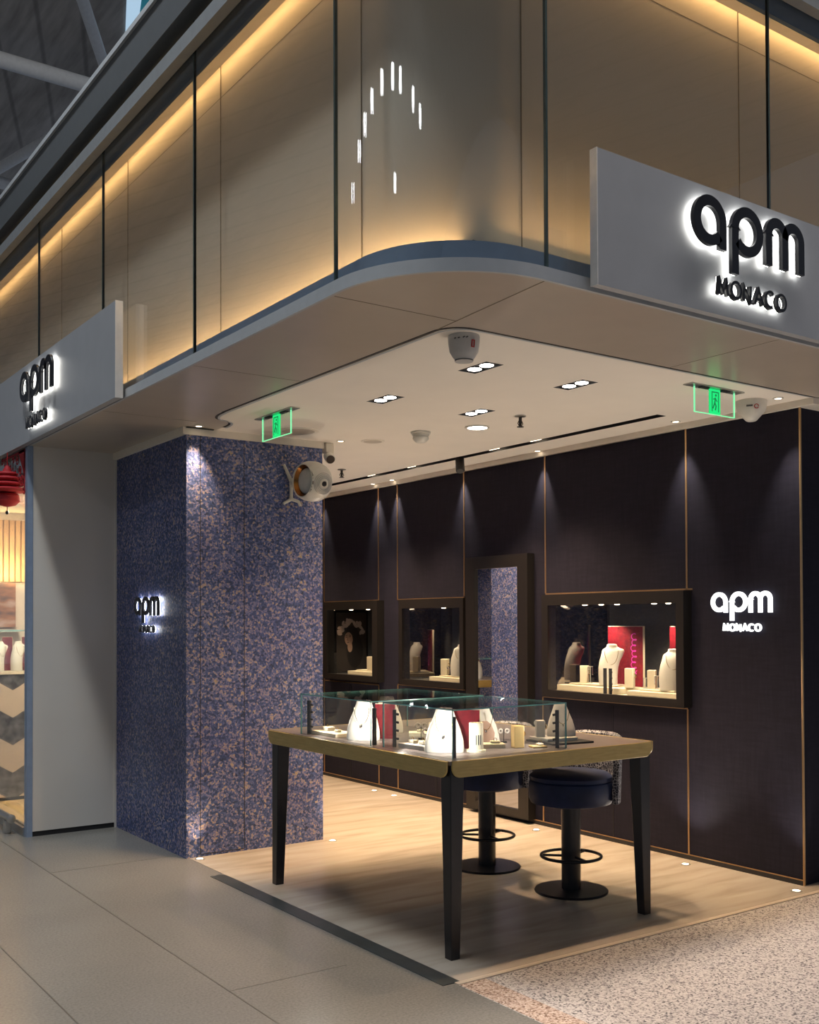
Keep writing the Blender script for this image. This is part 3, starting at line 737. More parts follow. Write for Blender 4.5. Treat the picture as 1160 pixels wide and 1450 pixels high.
# ---- ceiling fittings
def twin(x, y, lab):
    t = thing('twin_downlight', lab, 'downlight', (x, y, CZ), 0, 'black twin downlights in the shop ceiling')
    b = MB()
    b.box(-0.055, 0.055, -0.11, 0.11, 0.008, 0.040)
    for q in ((-0.055, -0.052, -0.11, 0.11), (0.052, 0.055, -0.11, 0.11), (-0.052, 0.052, -0.11, -0.107), (-0.052, 0.052, 0.107, 0.11)): b.box(*q, -0.001, 0.008)
    b.build('housing', M['blackmatt'], t)
    for s in (-1, 1):
        b = MB(); b.lathe([(0.038, 0.008), (0.038, 0.002), (0.035, 0.002)], 24, 0, T(0, s * 0.047, 0)); o = b.build('lamp', M['blackmatt'], t)
        b = MB(); b.lathe([(0.0345, 0.0018), (0.0345, 0.0), (0.02, -0.004), (0.002, -0.005)], 24, 0, T(0, s * 0.047, 0)); b.build('bulb', M['lampwhite'], o)
    return t


tl = ('black twin downlight nearest the white cup-shaped ceiling device', 'black twin downlight over the right end of the display table, nearest the dark fabric wall',
      'black twin downlight nearest the left green exit sign', 'black twin downlight beside the round glowing downlight')
for (x, y), lab in zip(TW, tl):
    twin(x, y, lab)
    lamp('twin_lamp', 'SPOT', (x, y, CZ - 0.012), 78, WARM, (x, y, 0), 0.03, 125, 0.8)
t = thing('round_downlight', 'round flat glowing downlight beside a black twin downlight', 'downlight', (4.209, 5.227, CZ))
b = MB(); b.lathe([(0.078, 0.0), (0.078, -0.008), (0.064, -0.008), (0.064, 0.0)], 28); b.build('rim', M['white'], t)
b = MB(); b.lathe([(0.063, -0.001), (0.063, -0.006)], 28); b.build('diffuser', M['lampwhite'], t)
lamp('round_lamp', 'SPOT', (4.209, 5.227, CZ - 0.02), 210, WARM, (4.5, 5.6, 0), 0.06, 125, 0.8)

t = thing('smoke_detector', 'white ribbed smoke detector between the downlights on the shop ceiling', 'smoke detector', (4.011, 5.572, CZ))
b = MB(); b.lathe([(0.066, 0.0), (0.066, -0.012), (0.060, -0.016)], 24); b.build('base', M['white'], t)
b = MB(); b.lathe([(0.056, -0.016), (0.058, -0.026), (0.050, -0.028), (0.050, -0.038), (0.054, -0.040), (0.052, -0.050), (0.036, -0.066), (0.030, -0.070)], 24); b.build('cover', M['white'], t)
for x, y, r, lab in ((3.941, 6.041, 0.082, 'flat round ceiling speaker grille beyond the smoke detector'), (3.33, 5.99, 0.135, 'large flat round grille in the ceiling just behind the left exit sign')):
    t = thing('ceiling_grille', lab, 'ceiling grille', (x, y, CZ))
    mg = M['greycone'] if r > 0.1 else M['cornice']
    b = MB(); b.lathe([(r, 0), (r, -0.003), (r * 0.94, -0.005)], 32); b.build('ring', M['cornice'], t)
    b = MB(); b.lathe([(r * 0.93, -0.002), (r * 0.93, -0.0045), (r * 0.5, -0.006)], 32); b.build('mesh_grille', mat('grille_mesh', (0.50, 0.45, 0.39), 0.6), t)


def cup(name, loc, lab, style):
    t = thing(name, lab, 'ceiling device', loc)
    b = MB()
    if style == 0:
        b.lathe([(0.068, 0.0), (0.070, -0.006), (0.069, -0.03), (0.063, -0.070), (0.050, -0.092), (0.041, -0.102), (0.040, -0.112)], 28); b.build('cup_body', M['greycone'], t)
        b = MB(); b.lathe([(0.041, -0.106), (0.041, -0.110)], 24); b.build('bottom_ring', M['greymark'], t)
    else:
        b.lathe([(0.085, 0.0), (0.085, -0.03), (0.078, -0.06), (0.03, -0.112), (0.022, -0.116)], 28); b.build('cup_body', M['white'], t)
    return t


def on_cone(ang, r, z, u, v): a = ang + u / r; return (r * math.cos(a), r * math.sin(a), z + v)


t = cup('ceiling_detector', (2.815, 3.586, CZ), 'white cup-shaped detector hanging at the rounded ceiling corner with a small red mark', 0)
va = math.atan2(-3.586, -2.815)
b = MB()
rr = lambda u, v, d: on_cone(va + 0.62, 0.0668 + d + 0.12 * (v - 0.0), -0.047, u, v)
b.stroke([(-0.006, -0.014), (0.006, -0.014), (0.006, 0.014), (-0.006, 0.014)], 0.0035, rr, 0.0035, 0.0, True); b.build('red_print', M['redmark'], t)
b = MB()
rg = lambda u, v, d: on_cone(va - 0.15, 0.0690 + d, -0.024, u, v)
for u0_ in (-0.034, -0.016, 0.006, 0.020): b.stroke([(u0_, 0.0), (u0_ + 0.009, 0.001 if u0_ < 0 else 0.005)], 0.005, rg, 0.002, 0.0)
b.build('grey_print', M['greymark'], t)
t = cup('ceiling_detector', (5.00, 3.735, CZ), 'white pointed detector on the ceiling beside the right exit sign above the dark wall', 1)
va = math.atan2(-3.735, -5.0)
b = MB(); b.stroke(arcpts(0, 0, 0.012, 0, 340, 12), 0.004, lambda u, v, d: on_cone(va + 0.35, 0.0815 + d, -0.045, u, v), 0.003, 0, False); b.build('red_print', M['redmark'], t)
b = MB(); b.stroke([(-0.022, 0), (0.012, 0)], 0.010, lambda u, v, d: on_cone(va - 0.05, 0.0825 + d, -0.040, u, v), 0.003, 0); b.build('grey_print', M['greymark'], t)

for x, y, lab in ((4.194, 4.793, 'bronze sprinkler head hanging beside the long ceiling slot'), (4.462, 7.305, 'bronze sprinkler head hanging deep in the shop behind the egg-shaped speaker')):
    t = thing('sprinkler', lab, 'sprinkler', (x, y, CZ), 0, 'ceiling sprinklers')
    b = MB(); b.lathe([(0.034, 0.0), (0.034, -0.006), (0.012, -0.010)], 18); b.build('collar', M['steel'], t)
    b = MB(); b.lathe([(0.010, -0.008), (0.010, -0.045), (0.006, -0.062)], 12); b.tube([(0.010, 0, -0.030), (0.020, 0, -0.048), (0.004, 0, -0.068)], 0.003, 6); b.tube([(-0.010, 0, -0.030), (-0.020, 0, -0.048), (-0.004, 0, -0.068)], 0.003, 6); b.build('nozzle', M['dframe'], t)
    b = MB(); b.lathe([(0.020, -0.066), (0.022, -0.069)], 14); b.build('deflector', M['dframe'], t)

# recessed track with its spotlight and lit heads
t = thing('light_track', 'long dark track slot recessed along the shop ceiling beside the dark wall', 'lighting track', (TRK[0], TRK[2], CZ))
Lt = TRK[3] - TRK[2]; Wt = TRK[1] - TRK[0]
b = MB(); b.box(0.0, Wt, 0, Lt, 0.07, 0.075); b.box(0, 0.003, 0, Lt, 0.0, 0.072); b.box(Wt - 0.003, Wt, 0, Lt, 0, 0.072); b.box(0.003, Wt - 0.003, 0, 0.003, 0, 0.072); b.box(0.003, Wt - 0.003, Lt - 0.003, Lt, 0, 0.072); b.build('channel', M['blackmatt'], t)
b = MB(); b.box(Wt / 2 - 0.016, Wt / 2 + 0.016, 0.05, Lt - 0.05, 0.045, 0.0695); b.build('rail', M['dframe'], t)
for i, (y, lab) in enumerate(((7.55, 'lit lamp head inside the ceiling track, nearest the egg-shaped speaker'), (6.95, 'lit lamp head inside the ceiling track between the speaker and the black spotlight'), (5.90, 'lit lamp head inside the ceiling track just before the black spotlight'), (5.45, 'lit lamp head inside the ceiling track beside a sprinkler head'))):
    t = thing('track_lamp', lab, 'track lamp', (4.895, y, CZ), 0, 'lamp heads inside the ceiling track')
    b = MB(); b.box(-0.020, 0.020, -0.06, 0.06, 0.016, 0.044); b.build('head', M['white'], t)
    b = MB(); b.box(-0.018, 0.018, -0.055, 0.055, 0.012, 0.0155); b.build('lens', M['lampwarm'], t)
    lamp('track_head', 'SPOT', (4.895, y, CZ - 0.02), 130, WARM, (4.50, y - 0.1, 0), 0.03, 80, 0.8)
t = thing('track_spotlight', 'black cylinder spotlight tilted down from the ceiling track', 'spotlight', (4.895, 6.30, CZ))
b = MB(); b.tube([(0, 0, 0.044), (0, 0, -0.03)], 0.010, 8); b.box(-0.016, 0.016, -0.02, 0.02, 0.02, 0.044); b.build('stem', M['blackmatt'], t)
b = MB(); b.lathe([(0.030, -0.065), (0.034, -0.06), (0.034, 0.055), (0.028, 0.06)], 20, 0, aim((0, -0.01, -0.055), (-0.3, -0.45, -1.0))); b.build('barrel', M['blackmatt'], t)

# small round spots along the edge of the ceiling: position, target, power
SPOTS = [((2.72, 6.185), (2.71, 6.262, 1.7), 14, 'tiny round downlight grazing the near edge of the wallpapered column'),
         ((3.755, 6.16), (3.70, 6.3, 1.0), 5, 'tiny round downlight beside the column near the small camera'),
         ((5.165, 8.86), (5.20, 8.88, 1.8), 5, 'tiny round downlight deepest in the shop over the first wall panel'),
         ((5.165, 7.918), (5.215, 7.918, 2.0), 7, 'tiny round downlight over the brass line right of the first niche'),
         ((5.165, 7.613), (5.215, 7.613, 2.0), 7, 'tiny round downlight over the brass line left of the second niche'),
         ((5.165, 6.66), (5.215, 6.66, 2.0), 7, 'tiny round downlight over the brass line above the tall mirror'),
         ((5.165, 5.715), (5.215, 5.715, 2.0), 7, 'tiny round downlight over the brass line right of the mirror'),
         ((5.12, 4.385), (5.215, 4.394, 2.0), 7, 'tiny round downlight over the brass line above the lit wall letters'),
         ((5.06, 3.60), (5.215, 3.62, 2.0), 6, 'tiny round downlight at the outer corner of the dark wall')]
for (x, y), tg, pw, lab in SPOTS:
    t = thing('edge_spot', lab, 'downlight', (x, y, CZ), 0, 'tiny round downlights along the ceiling edge')
    b = MB(); b.lathe([(0.030, 0.0), (0.030, -0.004), (0.020, -0.004), (0.020, 0.0)], 18); b.build('bezel', M['white'], t)
    b = MB(); b.lathe([(0.019, -0.001), (0.017, -0.0035)], 16); b.build('lens', M['lampwarm'], t)
    lamp('edge_lamp', 'SPOT', (x, y, CZ - 0.012), pw * (7 if x > 4 else 5), SOFTW if x > 4 else WARM, tg, 0.012, 46 if x > 4 else 62, 1.0)
UPS = [((5.095, 4.315), 4.394, 'small round floor uplight at the foot of the panel below the lit wall letters'), ((5.09, 3.535), 3.63, 'small round floor uplight at the outer corner of the dark wall'),
       ((5.07, 5.645), 5.735, 'small round floor uplight at the foot of the tall mirror'), ((5.088, 7.792), 7.918, 'small round floor uplight under the first niche, further of two'), ((5.081, 7.472), 7.60, 'small round floor uplight under the second niche, nearer of two'),
       ((3.699, 6.188), None, 'small round floor uplight at the inner foot of the wallpapered column'), ((2.735, 6.205), None, 'small round floor uplight at the outer foot of the wallpapered column')]
for (x, y), ty, lab in UPS:
    t = thing('floor_uplight', lab, 'floor light', (x, y, 0.002), 0, 'small round floor uplights')
    b = MB(); b.lathe([(0.030, 0.0), (0.030, 0.003), (0.022, 0.004), (0.022, 0.0)], 18); b.build('bezel', M['steel'], t)
    b = MB(); b.lathe([(0.021, 0.001), (0.019, 0.004)], 16); b.build('lens', M['lampwarm'], t)
    tg = (WX + 0.02, ty, 0.9) if ty else (x - 0.02, 6.30, 0.9)
    lamp('floor_lamp', 'SPOT', (x, y, 0.02), 38 if ty else 10, SOFTW if ty else WARM, (x - 0.95, y, 2.7) if ty else tg, 0.012, 118 if ty else 60, 1.0)

# ---- hanging exit signs
def exit_sign(loc, rotz, lab, L):
    t = thing('exit_sign', lab, 'exit sign', loc, rotz, 'green glass exit signs')
    b = MB(); b.box(-L / 2 - 0.05, L / 2 + 0.05, -0.03, 0.03, -0.006, 0.0); b.build('ceiling_plate', M['steel'], t)
    b = MB(); b.box(-L * 0.36, -L * 0.16, -0.012, 0.012, -0.012, -0.006); b.box(L * 0.16, L * 0.36, -0.012, 0.012, -0.012, -0.006); b.build('clip', M['blackmatt'], t)
    b = MB(); b.box(-L / 2, L / 2, -0.003, 0.003, -0.145, -0.006); p = b.build('glass_blade', M['caseglass'], t)
    b = MB(); e = 0.003
    b.box(-L / 2, -L / 2 + e, -0.004, 0.004, -0.145, -0.008); b.box(L / 2 - e, L / 2, -0.004, 0.004, -0.145, -0.008); b.box(-L / 2 + e, L / 2 - e, -0.004, 0.004, -0.145, -0.145 + e); b.build('glowing_edge', M['greenpale'], p)
    b = MB(); b.box(-0.042, 0.042, -0.0045, 0.0045, -0.140, -0.008); q = b.build('green_panel', M['green'], t)
    b = MB(); pl = lambda u, v, d: (u, -0.0045 - d, v)
    for s, w in (([(-0.026, -0.128), (-0.026, -0.024), (0.026, -0.024), (0.026, -0.128)], 0.006), ([(0.002, -0.052), (-0.004, -0.080), (0.006, -0.098), (0.000, -0.120)], 0.009), ([(-0.004, -0.080), (-0.014, -0.100), (-0.020, -0.112)], 0.008), ([(-0.016, -0.062), (0.002, -0.058), (0.016, -0.074)], 0.006)):
        b.stroke(s, w, pl, 0.001, 0.0)
    b.lathe([(0.007, 0.0), (0.007, 0.001)], 12, 0, aim((0.005, -0.0045, -0.040), (0, -1, 0)))
    b.build('running_figure', M['greenpict'], q)
    return t


exit_sign((2.94, 5.555, CZ), math.radians(-90), 'green glowing glass exit sign over the left opening near the column', 0.36)
exit_sign((4.555, 3.635, CZ), 0, 'green glowing glass exit sign at the right end of the opening above the dark wall', 0.33)

# ---- egg shaped speaker on the column
t = thing('wall_speaker', 'cream egg-shaped speaker with a copper band fixed to the wallpapered column', 'speaker', (3.463, 6.045, 2.428))
secs = [(-0.125, 0.06), (-0.115, 0.085), (-0.085, 0.113), (-0.04, 0.131), (0.01, 0.134), (0.06, 0.124), (0.10, 0.100), (0.125, 0.070), (0.135, 0.045), (0.137, 0.02)]
fd = (0.10, -1.0, -0.22)
def egg_r(z):
    for (z0, a0), (z1, a1) in zip(secs, secs[1:]):
        if z0 <= z <= z1: return a0 + (a1 - a0) * (z - z0) / (z1 - z0)
    return secs[-1][1]
def egg_z(r):
    lo, hi = 0.02, 0.137
    for _ in range(30):
        m_ = (lo + hi) / 2
        if egg_r(m_) > r: lo = m_
        else: hi = m_
    return lo
EM = aim((0, 0, 0), fd); side = Vector((0.97, 0.10, 0.0)).normalized(); CUT = 0.078
prof = [(egg_r(z), z) for z in [-0.125 + 0.262 * k / 48 for k in range(49)]]
full = MB(); full.lathe(prof, 96, 0, EM)
b = MB(); b.v = full.v
for f, mi, sm in zip(full.f, full.m, full.sm):
    c = sum((Vector(full.v[i]) for i in f), Vector()) / len(f)
    if len(f) == 4 and abs(c.dot(side)) > CUT: continue
    b.f.append(f); b.m.append(mi); b.sm.append(sm)
b.build('egg_body', M['white'], t)
b = MB()
for r in (0.070, 0.060, 0.050, 0.040): b.tube([tuple(EM @ Vector((r * math.cos(a), r * math.sin(a), egg_z(r)))) for a in [2 * PI * k / 36 for k in range(36)]], 0.0026, 6, 0, True)
b.build('front_grille', M['steel'], t)
b = MB(); b.lathe([(0.030, 0.134), (0.030, 0.140), (0.022, 0.1405), (0.018, 0.137)], 24, 0, EM); o = b.build('front_driver', M['cornice'], t)
b = MB(); b.lathe([(0.017, 0.136), (0.017, 0.1405), (0.008, 0.143)], 20, 0, EM); b.build('driver_cone', M['dframe'], o)
for sg in (-1, 1):
    sd = side * sg; SM = aim((0, 0, 0), sd)
    b = MB(); b.lathe([(0.082, 0.040), (0.108, 0.078)], 40, 0, SM); b.f = b.f[:40]; b.m = b.m[:40]; b.sm = b.sm[:40]; o = b.build('copper_recess', M['bronze'], t, fix=False)
    b = MB(); b.tube([tuple(SM @ Vector((0.1085 * math.cos(a), 0.1085 * math.sin(a), CUT))) for a in [2 * PI * k / 48 for k in range(48)]], 0.0045, 8, 0, True); b.build('recess_rim', M['white'], o)
    b = MB(); b.lathe([(0.084, 0.036), (0.084, 0.048), (0.079, 0.055), (0.060, 0.067), (0.03, 0.074), (0.003, 0.076)], 40, 0, SM); b.build('side_dome', M['greycone'], o)
b = MB()
b.tube([(-0.03, 0.08, 0.0), (-0.045, 0.200, 0.0)], 0.02, 12)
b.tube([(-0.045, 0.205, 0.02), (-0.10, 0.205, 0.13)], [0.013, 0.009], 10); b.tube([(-0.045, 0.205, 0.04), (-0.045, 0.205, -0.11)], 0.012, 10)
b.tube([(-0.045, 0.205, -0.10), (-0.105, 0.205, -0.135)], [0.012, 0.009], 10); b.tube([(-0.045, 0.205, -0.10), (0.005, 0.195, -0.115), (0.02, 0.195, -0.145)], [0.012, 0.011, 0.009], 10)
b.build('wall_bracket', M['white'], t)
# small camera at the column corner
t = thing('security_camera', 'small white security camera with a dark lens under the ceiling at the column corner', 'security camera', (3.735, 6.30, CZ))
b = MB(); b.box(-0.032, 0.032, -0.032, 0.032, -0.07, 0.0); b.build('mount', M['cornice'], t, None, 0.006)
b = MB(); b.lathe([(0.026, -0.04), (0.036, -0.03), (0.036, 0.03), (0.032, 0.036)], 20, 0, aim((0.0, -0.02, -0.10), (-0.25, -0.9, -0.55))); b.build('barrel', M['white'], t)
b = MB(); b.lathe([(0.030, 0.034), (0.030, 0.040)], 20, 0, aim((0.0, -0.02, -0.10), (-0.25, -0.9, -0.55))); b.build('lens', M['lens'], t)

# ---- display table
TX0, TX1, TY0, TY1, TH_ = 2.805, 4.115, 3.685, 5.40, 0.88


def rounded_apron(L, h, r, t):
    """panel along local x with its two lower corners rounded, thickness t along y"""
    return [(0, h), (0, r)] + [(r + r * math.cos(a), r + r * math.sin(a)) for a in [PI + PI / 2 * k / 8 for k in range(1, 9)]] + [(L - r + r * math.cos(a), r + r * math.sin(a)) for a in [1.5 * PI + PI / 2 * k / 8 for k in range(0, 9)]] + [(L, h)]


def table(name, lab, loc, LX_, LY_, h=0.88, leg=0.075):
    t = thing(name, lab, 'display table', loc)
    b = MB(); b.box(0.006, LX_ - 0.006, 0.006, LY_ - 0.006, h - 0.018, h); b.build('table_top', M['tabletop'], t)
    g = 0.014; ah = 0.075
    rx = Matrix.Rotation(PI / 2, 4, 'X')                            # local (x,y,z) -> (x,-z,y)
    for k in range(4):
        L = (LX_ if k % 2 == 0 else LY_) - 2 * g
        poly = rounded_apron(L, ah, 0.045, 0.02)
        m4 = [T(g, 0.012, h - ah) @ rx, T(LX_, g, h - ah) @ Matrix.Rotation(PI / 2, 4, 'Z') @ rx, T(LX_ - g, LY_, h - ah) @ Matrix.Rotation(PI, 4, 'Z') @ rx, T(0, LY_ - g, h - ah) @ Matrix.Rotation(-PI / 2, 4, 'Z') @ rx][k]
        b = MB(); b.prism(poly, 0.0, 0.012, 0, m4); b.build('apron', M['gold'], t, None, 0.003)
    for sx in (0, 1):
        for sy in (0, 1):
            cx = 0.013 + leg / 2 if sx == 0 else LX_ - 0.013 - leg / 2; cy = 0.013 + leg / 2 if sy == 0 else LY_ - 0.013 - leg / 2
            ox = 0.022 if sx == 0 else -0.022; oy = 0.022 if sy == 0 else -0.022
            w = leg / 2; w2 = leg * 0.36; w3 = leg * 0.33
            # the outer faces stay upright while the inner faces taper towards the foot
            def sq(cx_, cy_, q, z): return [(cx_ - q, cy_ - q, z), (cx_ + q, cy_ - q, z), (cx_ + q, cy_ + q, z), (cx_ - q, cy_ + q, z)]
            ux = -1 if sx == 0 else 1; uy = -1 if sy == 0 else 1
            b = MB()
            rings = [sq(cx + ux * (w - w3), cy + uy * (w - w3), w3, 0), sq(cx + ux * (w - w2), cy + uy * (w - w2), w2, 0.12), sq(cx, cy, w, h - 0.10), sq(cx, cy, w, h - 0.019)]
            vs = sum(rings, []); fs = [(0, 3, 2, 1), (12, 13, 14, 15)]
            for r_ in range(3):
                for k in range(4): fs.append((r_ * 4 + k, r_ * 4 + (k + 1) % 4, r_ * 4 + 4 + (k + 1) % 4, r_ * 4 + 4 + k))
            b.add(vs, fs); b.build('leg', M['black'], t, None, 0.004)
    return t


table('display_table', 'dark wood topped display table with golden apron and black tapered legs in the shop opening', (TX0, TY0, 0.0), TX1 - TX0, TY1 - TY0)


def glass_case(lab, x0, x1, y0, y1, z, h=0.222, name='glass_case'):
    t = thing(name, lab, 'glass case', (x0, y0, z), 0, 'glass cases on the display table')
    LX_, LY_ = x1 - x0, y1 - y0; e = 0.006
    mm = [M['caseglass'], M['edge']]
    for ax, q in (('y', (0, LX_, 0, e, 0, h - e)), ('y', (0, LX_, LY_ - e, LY_, 0, h - e)), ('x', (0, e, e + 0.0005, LY_ - e - 0.0005, 0, h - e)), ('x', (LX_ - e, LX_, e + 0.0005, LY_ - e - 0.0005, 0, h - e)), ('z', (0, LX_, 0, LY_, h - e + 0.0005, h))):
        b = MB(); b.box(*q, 0, None, 1, ax); b.build('glass_pane', mm, t)
    return t


TZ = 0.88
glass_case('long glass case on the near corner of the display table', 2.868, 3.565, 3.745, 4.315, TZ)
glass_case('further glass case on the display table nearest the wallpapered column', 2.845, 3.565, 4.385, 5.10, TZ)


def light_pole(loc, ang, lab, heads=True, n=4, target=None, power=3.0, h=0.185):
    t = thing('light_pole', lab, 'lighting pole', loc, ang, 'black lighting poles inside the glass cases')
    b = MB(); b.box(-0.0085, 0.0085, -0.0085, 0.0085, 0.0, h); b.build('post', M['blackmatt'], t)
    if heads:
        for k in range(n):
            z = h - 0.022 - k * 0.040
            b = MB(); b.tube([(0.0085, 0, z), (0.022, 0, z - 0.003)], 0.006, 8); b.build('spot_head', M['blackmatt'], t)
    if target is not None:
        v = Vector(target) - Vector(loc); v.z = 0; v.normalize()
        lamp('pole_lamp', 'SPOT', (loc[0] + v.x * 0.032, loc[1] + v.y * 0.032, loc[2] + h - 0.05), power, (1.0, 0.93, 0.82), (target[0], target[1], loc[2] + 0.05), 0.01, 120, 0.6)
    return t


light_pole((2.875, 5.055, TZ), math.radians(-62), 'black pole with four tiny spot heads at the far left end of the further case', True, 4, (2.98, 4.70, TZ), 5.4)
light_pole((2.885, 4.415, TZ), math.radians(30), 'plain black pole in the further case, left of the gap between the cases', False, 4, (3.0, 4.7, TZ), 5.4)
light_pole((2.915, 4.280, TZ), math.radians(-40), 'black pole with four tiny spot heads right of the gap between the two cases', True, 4, (3.0, 3.98, TZ), 5.4)
light_pole((2.905, 3.785, TZ), math.radians(45), 'plain black pole at the corner of the near case closest to the table leg', False, 4, (3.02, 3.97, TZ), 5.4)
light_pole((3.530, 3.775, TZ), math.radians(130), 'black pole with four tiny spot heads at the right end of the near case', True, 4, (3.32, 3.98, TZ), 4.0)


def bell_bust(loc, rot, lab, m, h=0.20, group='white necklace busts', wide=0.09):
    t = thing('necklace_bust', lab, 'necklace display', loc, rot, group)
    k = h / 0.20; w = wide / 0.09
    b = MB(); b.loft([(0.0, 0.088 * w, 0.034, 0, 0), (0.012 * k, 0.090 * w, 0.035, 0, 0), (0.05 * k, 0.087 * w, 0.032, 0, 0.004), (0.10 * k, 0.074 * w, 0.027, 0, 0.011), (0.145 * k, 0.055 * w, 0.023, 0, 0.018), (0.178 * k, 0.043 * w, 0.021, 0, 0.022), (0.195 * k, 0.038 * w, 0.019, 0, 0.023), (h, 0.034 * w, 0.016, 0, 0.023)], 28, 0, None, 2.3)
    b.build('bust_form', m, t)
    pts = []
    for q in range(25):
        a = q / 24.0; x = 0.040 * math.cos(PI * a) * w; z = (0.165 - 0.085 * math.sin(PI * a)) * k
        pts.append((x, -0.0385 + 0.10 * (z / k - 0.05) * 0.16 + abs(x) * 0.14, z))
    b = MB(); b.tube(pts, 0.0014, 6); b.build('chain', M['goldjewel'], t)
    b = MB(); b.lathe([(0.0035, -0.006), (0.006, 0.0), (0.0035, 0.006)], 10, 0, T(0, -0.039, 0.072 * k)); b.build('pendant', M['silver'], t)
    return t


def neck_bust(loc, rot, lab, m, group, h=0.28, s=1.0):
    t = thing('necklace_bust', lab, 'necklace display', loc, rot, group)
    k = h / 0.28
    b = MB(); b.loft([(0.0, 0.062 * s, 0.046, -0.030, 0), (0.015 * k, 0.064 * s, 0.048, -0.030, 0), (0.07 * k, 0.066 * s, 0.046, -0.031, 0), (0.12 * k, 0.068 * s, 0.042, -0.028, 0.003), (0.165 * k, 0.071 * s, 0.040, -0.018, 0.008), (0.205 * k, 0.075 * s, 0.037, -0.002, 0.013), (0.230 * k, 0.078 * s, 0.033, 0.006, 0.016), (0.243 * k, 0.072 * s, 0.030, 0.006, 0.018), (0.253 * k, 0.050 * s, 0.027, 0.001, 0.020), (0.263 * k, 0.037 * s, 0.026, -0.002, 0.022), (0.276 * k, 0.034 * s, 0.026, -0.003, 0.023), (h, 0.029 * s, 0.021, -0.003, 0.023)], 32, 0, None, 2.3)
    b.build('bust_form', m, t)
    pts = []
    for q in range(25):
        a = q / 24.0; x = 0.046 * math.cos(PI * a) * s; z = (0.235 - 0.095 * math.sin(PI * a)) * k
        pts.append((x - 0.006, -0.0345 + 0.2 * max(0, z / k - 0.16) + 0.10 * abs(x), z))
    b = MB(); b.tube(pts, 0.0016, 6); b.build('chain', M['goldjewel'], t)
    return t


def tray(loc, rot, lab, sx, sy, h=0.014, m=None, pads=(), name='jewellery_tray', group='jewellery trays in the cases'):
    t = thing(name, lab, 'display tray', loc, rot, group)
    b = MB(); b.box(-sx / 2, sx / 2, -sy / 2, sy / 2, 0, h); b.build('slab', m or M['ivory'], t, None, 0.002)
    for px, py, pw, ph in pads:
        b = MB(); b.box(px - pw / 2, px + pw / 2, py - pw * 0.4, py + pw * 0.4, h, h + ph); o = b.build('pad', M['ivory'], t, None, 0.003)
        b = MB(); b.tube([(px + 0.008 * math.cos(a), py - pw * 0.12, h + ph + 0.006 + 0.008 * math.sin(a)) for a in [2 * PI * k / 16 for k in range(16)]], 0.0017, 6, 0, True); b.build('ring', M['goldjewel'], o)
    return t


def earring_stand(loc, rot, lab, m=None, r=0.013, h=0.075, kind=0):
    t = thing('earring_stand', lab, 'earring stand', loc, rot, 'little stands holding earrings')
    b = MB(); b.box(-0.014, 0.014, -0.012, 0.012, 0, 0.008); b.tube([(0, 0, 0.008), (0, 0, h)], 0.0022, 8); b.tube([(-0.018, 0, h), (0.018, 0, h)], 0.0022, 8); b.build('stand', M['blackmatt'] if kind == 0 else M['white'], t)
    for s in (-1, 1):
        b = MB()
        if kind == 0: b.tube([(s * 0.0165 + r * math.cos(a), -0.004, h - 0.004 + r * math.sin(a)) for a in [2 * PI * k / 18 for k in range(18)]], 0.0045, 8, 0, True)
        else: b.tube([(s * 0.0165, 0, h), (s * 0.0165, -0.002, h - 0.05)], 0.0022, 6); b.lathe([(0.001, -0.005), (0.005, 0), (0.001, 0.005)], 10, 0, T(s * 0.0165, -0.002, h - 0.055))
        b.build('earring', m or M['pearl'], t)
    return t


def ring_block(loc, rot, lab, w=0.05, d=0.045, h=0.11, m=None, name='ring_block', group='ivory blocks carrying rings'):
    t = thing(name, lab, 'ring display', loc, rot, group)
    b = MB(); b.box(-w / 2, w / 2, -d / 2, d / 2, 0, h); b.build('block', m or M['ivory'], t, None, 0.003)
    b = MB(); b.tube([(w / 2 + 0.001 + 0.012 * math.sin(a), -d * 0.1, h * 0.62 + 0.013 * math.cos(a)) for a in [PI * k / 12 for k in range(13)]], 0.002, 6); b.tube([(w / 2 + 0.001 + 0.012 * math.sin(a), d * 0.15, h * 0.62 + 0.013 * math.cos(a)) for a in [PI * k / 12 for k in range(13)]], 0.002, 6); b.build('ring', M['goldjewel'], t)
    return t


FACE = math.radians(-35)                                            # local -y turned towards the open corner
# further case
bell_bust((2.965, 4.645, TZ), math.radians(-45), 'white bell-shaped necklace bust in the further case, at the gap between the cases', M['bust'], 0.208)
bell_bust((3.26, 4.86, TZ), math.radians(-35), 'white bell-shaped necklace bust at the back of the further case', M['bust'], 0.20)
tray((2.955, 4.93, TZ), math.radians(-90), 'pale jewellery tray left of the white bust in the further case', 0.26, 0.13, 0.020, None, ((-0.05, 0.0, 0.055, 0.022), (0.05, 0.0, 0.030, 0.014)))
earring_stand((3.11, 4.93, TZ), math.radians(-40), 'black stand with two white hoop earrings beside the bust in the further case')
tray((3.36, 4.60, TZ), math.radians(-35), 'pale jewellery tray at the right side of the further case', 0.22, 0.11, 0.020, None, ((-0.05, 0, 0.03, 0.012), (0.04, 0, 0.045, 0.014)))
earring_stand((3.22, 4.48, TZ), math.radians(-30), 'black stand with pale hoop earrings at the right of the further case near the gap')


